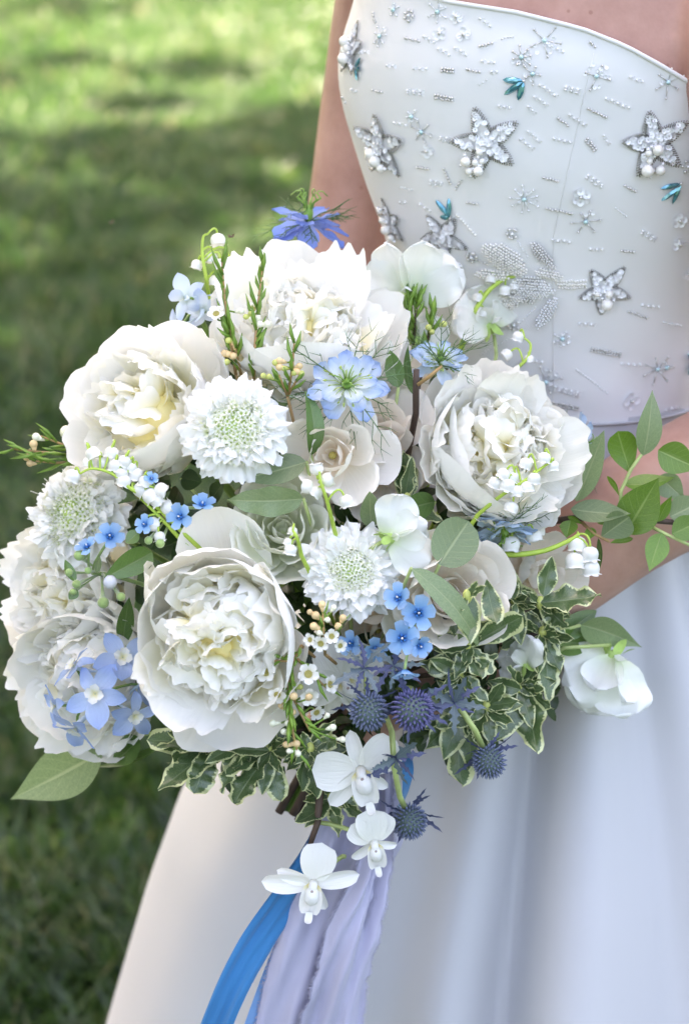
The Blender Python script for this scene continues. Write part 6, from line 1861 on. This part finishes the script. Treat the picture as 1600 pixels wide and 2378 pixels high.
def gems(base, tips, wd):
    s = surf(*base)
    if s is None: return
    p, n, m, k = s
    root = obj('crystal_leaf', None, dress, DL @ m); root.empty_display_size = .004
    for (tx, ty) in tips:
        dx, dy = (tx - base[0]) * k, -(ty - base[1]) * k
        ln = math.hypot(dx, dy); h = ln / 2; w = wd * k / 2
        V = [(0, 0, h * .18)]; F = []
        ring = 8
        for i in range(ring):
            a = 2 * PI * i / ring
            V.append((math.sin(a) * w * .45, math.cos(a) * h * .55, h * .17))
        for i in range(ring):
            a = 2 * PI * i / ring
            V.append((math.sin(a) * w, math.cos(a) * h * 1.0 * (.92 if i % 4 else 1), .0))
        for i in range(ring):
            F.append((0, 1 + i, 1 + (i + 1) % ring))
            F.append((1 + i, 1 + ring + i, 1 + ring + (i + 1) % ring, 1 + (i + 1) % ring))
        a = Acc(); a.add(np.array(V), F)
        ang = math.atan2(dy, dx) - PI / 2
        a.build('crystal', M['teal'], root, T(dx * .52, dy * .52, .0012) @ RZ(ang) @ RX(rb.normal(0, .12)) @ RY(rb.normal(0, .15)), smooth=False)
    b = Acc(); b.ball((0, 0, .001), 4 * k, 7, 5); b.build('setting', M['silver'], root)
gems((826, 156), [(864, 140), (860, 166), (838, 188)], 13)
gems((1216, 186), [(1168, 182), (1170, 218), (1202, 230)], 16)
gems((1046, 504), [(1024, 456), (1056, 455), (1022, 498)], 15)
gems((1580, 424), [(1530, 440), (1543, 476), (1574, 476)], 14)
gems((1612, 838), [(1555, 826), (1592, 793), (1570, 872)], 16)

def strand(px, py, ang, ln, kind):
    n = max(3, int(ln / 6.5))
    s0 = surf(px, py)
    if s0 is None: return
    L = DL @ s0[2]; inv = s0[2].inverted()
    a = Acc()
    for row in ((-3.2, 3.2) if kind.endswith('2') else (0,)):
        for i in range(n):
            t = (i + .5) / n - .5
            x = px + math.cos(R_(ang)) * ln * t - math.sin(R_(ang)) * row + rb.normal(0, .7)
            y = py + math.sin(R_(ang)) * ln * t + math.cos(R_(ang)) * row + rb.normal(0, .7)
            s = surf(x, y)
            if s is None: continue
            r = (3.3 if kind[0] != 'c' else 2.2) * s[3]
            c = inv @ (s[0] + s[1] * r * .7)
            if kind[0] == 'w' and i % 2:
                nn = inv.to_3x3() @ (s[1] + CR * math.cos(R_(ang)) * 1.2 - CU * math.sin(R_(ang)) * 1.2)
                sequin_ring(a, tuple(c), nn, r * 1.5)
            else:
                a.ball(c, r, 7, 5)
    if a.n:
        a.build('bead_strand', M[{'s': 'silver', 'w': 'bead_white', 'c': 'bead_clear', 'p': 'pearl'}[kind[0]]], dress, L)
z7 = lambda x, y: (740 + x * .5485, y * .5485)
z8 = lambda x, y: (1000 + x * .3827, 500 + y * .3827)
for (x, y, a, l, k) in [(395, 165, 15, 75, 's'), (468, 165, 30, 60, 'w'), (705, 92, 35, 70, 'w'), (800, 155, -5, 60, 'c'), (708, 187, -15, 65, 's'), (600, 215, 30, 70, 'w'), (530, 215, 30, 60, 'w'), (310, 278, 5, 50, 'w'), (428, 288, 3, 70, 'w'), (547, 295, 5, 60, 's2'), (655, 297, 15, 70, 's'),
        (718, 260, 8, 70, 'w'), (743, 300, 5, 40, 'w'), (195, 220, -3, 55, 'w'), (250, 383, 10, 50, 's'), (410, 388, 5, 80, 'w2'), (530, 412, 8, 85, 's2'), (972, 380, 32, 100, 'w'), (1010, 205, 30, 70, 'w'), (1160, 185, 45, 45, 's'), (1075, 378, 15, 75, 'w2'), (1265, 433, 22, 115, 'w'), (1178, 475, 25, 95, 's'), (1345, 335, 20, 70, 'w'),
        (785, 450, 10, 60, 'w'), (900, 460, 45, 55, 'w'), (940, 425, 35, 80, 'w'), (1035, 513, 35, 65, 's'), (1095, 505, 35, 95, 'w'), (695, 345, -35, 45, 'c'), (345, 522, 10, 60, 'w'), (540, 588, 10, 65, 'w2'), (880, 605, 40, 80, 'w'), (912, 575, 45, 80, 'w'), (1030, 592, 15, 85, 'w'), (1153, 610, 50, 65, 's2'), (1217, 590, 55, 50, 'w'),
        (440, 710, 12, 60, 's'), (497, 773, 5, 60, 'w2'), (370, 795, 15, 60, 'c'), (545, 745, 65, 80, 's'), (590, 780, -60, 50, 's'), (985, 757, 15, 75, 's'), (1168, 765, 35, 85, 'w2'), (1318, 795, 25, 60, 's'), (357, 852, -5, 40, 'w'), (450, 875, 35, 60, 'w'), (650, 857, 8, 55, 's'), (1020, 890, 12, 120, 's'), (1280, 895, 40, 70, 'c'),
        (1395, 995, 30, 75, 'w2'), (1025, 1018, 5, 85, 'w'), (1175, 1053, 5, 60, 'w'), (1308, 1062, 5, 65, 's'), (625, 950, 48, 130, 'p'), (235, 70, 75, 50, 's'), (150, 380, 20, 30, 'w'), (110, 420, 60, 40, 'w')]:
    strand(*z7(x, y), a, l * .5485, k)
for (x, y, a, l, k) in [(1335, 548, 5, 120, 'w'), (1255, 600, 20, 130, 's'), (945, 657, 3, 115, 'w'), (1465, 655, 10, 130, 'c'), (1065, 828, 12, 190, 's2'), (1215, 903, 3, 130, 'w'), (980, 1005, 38, 250, 'c'), (380, 800, -30, 200, 'c'), (830, 1065, 15, 170, 'w2'), (820, 1155, 10, 170, 's2'), (520, 920, -40, 130, 's2'),
        (560, 200, 55, 130, 'c'), (590, 600, -45, 150, 'c'), (305, 275, 20, 110, 's'), (1470, 1170, -15, 110, 'w'), (855, 405, 0, 190, 'p2'), (860, 428, 0, 180, 'p2'), (640, 880, 10, 90, 'w')]:
    strand(*z8(x, y), a, l * .3827, k)

def burst(px, py, n, ln, a0, kind, spread=360, sq=0):
    s = surf(px, py)
    if s is None: return
    p, nn, m, k = s
    a = Acc()
    for i in range(n):
        an = R_(a0 + spread * i / n + rb.normal(0, 5)); l = ln * k * rb.uniform(.75, 1.15)
        d = Vector((math.cos(an), math.sin(an), 0)); z = Vector((0, 0, .0009))
        a.tube([d * l * .22 + z, d * l * .86 + z], .9 * k * 1.3, 5)
        a.ball(d * l + z, 3.0 * k, 6, 4)
    root = a.build('bead_burst', M['silver' if kind == 's' else 'bead_clear'], dress, DL @ m)
    b = Acc(); b.ball((0, 0, .0014), (6 * k, 6 * k, 4 * k), 8, 5); b.build('centre_crystal', M['aqua'], root)
    if sq:
        f = Acc()
        for i in range(sq):
            an = rb.random() * 6.28; l = ln * k * rb.uniform(.25, .95)
            sequin_ring(f, (math.cos(an) * l, math.sin(an) * l, .0007), Vector((rb.normal(0, .2), rb.normal(0, .2), 1)), 5 * k)
        tag(f.build('sequin_scatter', M['sequin'], root), kind='stuff')
for (x, y, n, ln, a0, kd, sq) in [(505, 48, 6, 26, 20, 'c', 4), (262, 152, 7, 26, 0, 'c', 4), (955, 170, 5, 34, 60, 's', 8), (858, 240, 8, 24, 10, 's', 4), (1175, 320, 4, 34, 70, 's', 14), (1478, 345, 6, 36, 30, 's', 3), (437, 555, 6, 28, 30, 's', 4), (870, 840, 9, 34, 90, 'c', 6), (1130, 935, 6, 30, 10, 's', 2), (395, 490, 5, 16, 40, 'c', 6), (320, 40, 5, 16, 10, 'c', 3), (905, 310, 5, 22, 60, 's', 3)]:
    burst(*z7(x, y), n, ln, a0, kd, sq=sq)
for (x, y, n, ln, a0, kd, sq) in [(700, 1010, 8, 36, 20, 's', 12), (1375, 930, 7, 40, 60, 's', 0), (800, 745, 6, 20, 20, 'c', 6), (1430, 920, 3, 10, 0, 's', 0)]:
    burst(*z8(x, y), n, ln, a0, kd, sq=sq)

def sequin_flower(px, py, r0, n, kd='w'):
    s = surf(px, py)
    if s is None: return
    p, nn, m, k = s
    a = Acc()
    for i in range(n):
        an = 2 * PI * i / n + rb.random()
        if kd == 's': a.ball((math.cos(an) * r0 * k, math.sin(an) * r0 * k, .0012), 4 * k, 7, 5)
        else: sequin_ring(a, (math.cos(an) * r0 * k, math.sin(an) * r0 * k, .0008), Vector((rb.normal(0, .2), rb.normal(0, .2), 1)), r0 * .72 * k)
    root = a.build('sequin_flower', M['silver' if kd == 's' else 'sequin'], dress, DL @ m)
    b = Acc(); b.ball((0, 0, .0018), 4.5 * k, 8, 6); b.build('centre_bead', M['silver' if kd == 'w' else 'bead_clear'], root)
for (x, y, r0, n, kd) in [(515, 140, 11, 5, 'w'), (615, 145, 11, 5, 'w'), (585, 70, 10, 5, 'w'), (385, 65, 12, 6, 's'), (460, 635, 11, 5, 'w'), (1110, 830, 14, 6, 'w'), (1525, 930, 12, 5, 'w'), (1525, 1030, 12, 5, 'w'), (820, 985, 12, 7, 's'), (650, 1085, 12, 7, 's'), (1560, 700, 14, 6, 's')]:
    sequin_flower(*z7(x, y), r0, n, kd)
for (x, y, r0, n, kd) in [(1215, 1125, 14, 4, 'w'), (505, 660, 12, 7, 's'), (1560, 350, 10, 5, 'w')]:
    sequin_flower(*z8(x, y), r0, n, kd)

def lobe(px, py, ra, rbb, ang, mat, step=6.8, br=3.5):
    """a raised leaf-shaped panel packed with beads"""
    s0 = surf(px, py)
    if s0 is None: return
    inv = s0[2].inverted()
    a = Acc()
    ca, sa = math.cos(R_(ang)), math.sin(R_(ang))
    j = 0
    for v in np.arange(-rbb, rbb + .1, step * .85):
        j += 1
        for u in np.arange(-ra, ra + .1, step):
            uu = u + (step / 2 if j % 2 else 0)
            lim = rbb * (1 - (abs(uu) / ra) ** 2.0)
            if abs(uu) > ra or abs(v) > max(lim, 0): continue
            x = px + uu * ca - v * sa + rb.normal(0, .5); y = py + uu * sa + v * ca + rb.normal(0, .5)
            s = surf(x, y)
            if s is None: continue
            hgt = .0032 * (1 - (abs(v) / (rbb + 1)) ** 2)
            a.ball(inv @ (s[0] + s[1] * (br * s[3] * .8 + hgt)), br * s[3], 6, 4)
    if a.n:
        tag(a.build('beaded_lobe', M[mat], dress, DL @ s0[2]), kind='stuff')
for (x, y, ra, r2, an, mt) in [(450, 250, 64, 30, 32, 'pearl'), (380, 350, 44, 16, 5, 'pearl'), (455, 515, 40, 22, -12, 'pearl'), (610, 430, 56, 30, 5, 'bead_white'), (600, 400, 26, 14, 5, 'silver'), (680, 230, 46, 15, 50, 'silver'), (715, 345, 34, 14, 12, 'pearl'), (705, 575, 48, 16, -58, 'bead_clear'), (560, 495, 36, 8, 10, 'silver'), (475, 270, 20, 9, 30, 'silver')]:
    lobe(*z8(x, y), ra, r2, an, mt)
    if mt in ('pearl', 'bead_white'): lobe(*z8(x + 6, y + 5), ra * .95, r2 * .95, an, 'bugle', step=17, br=2.6)
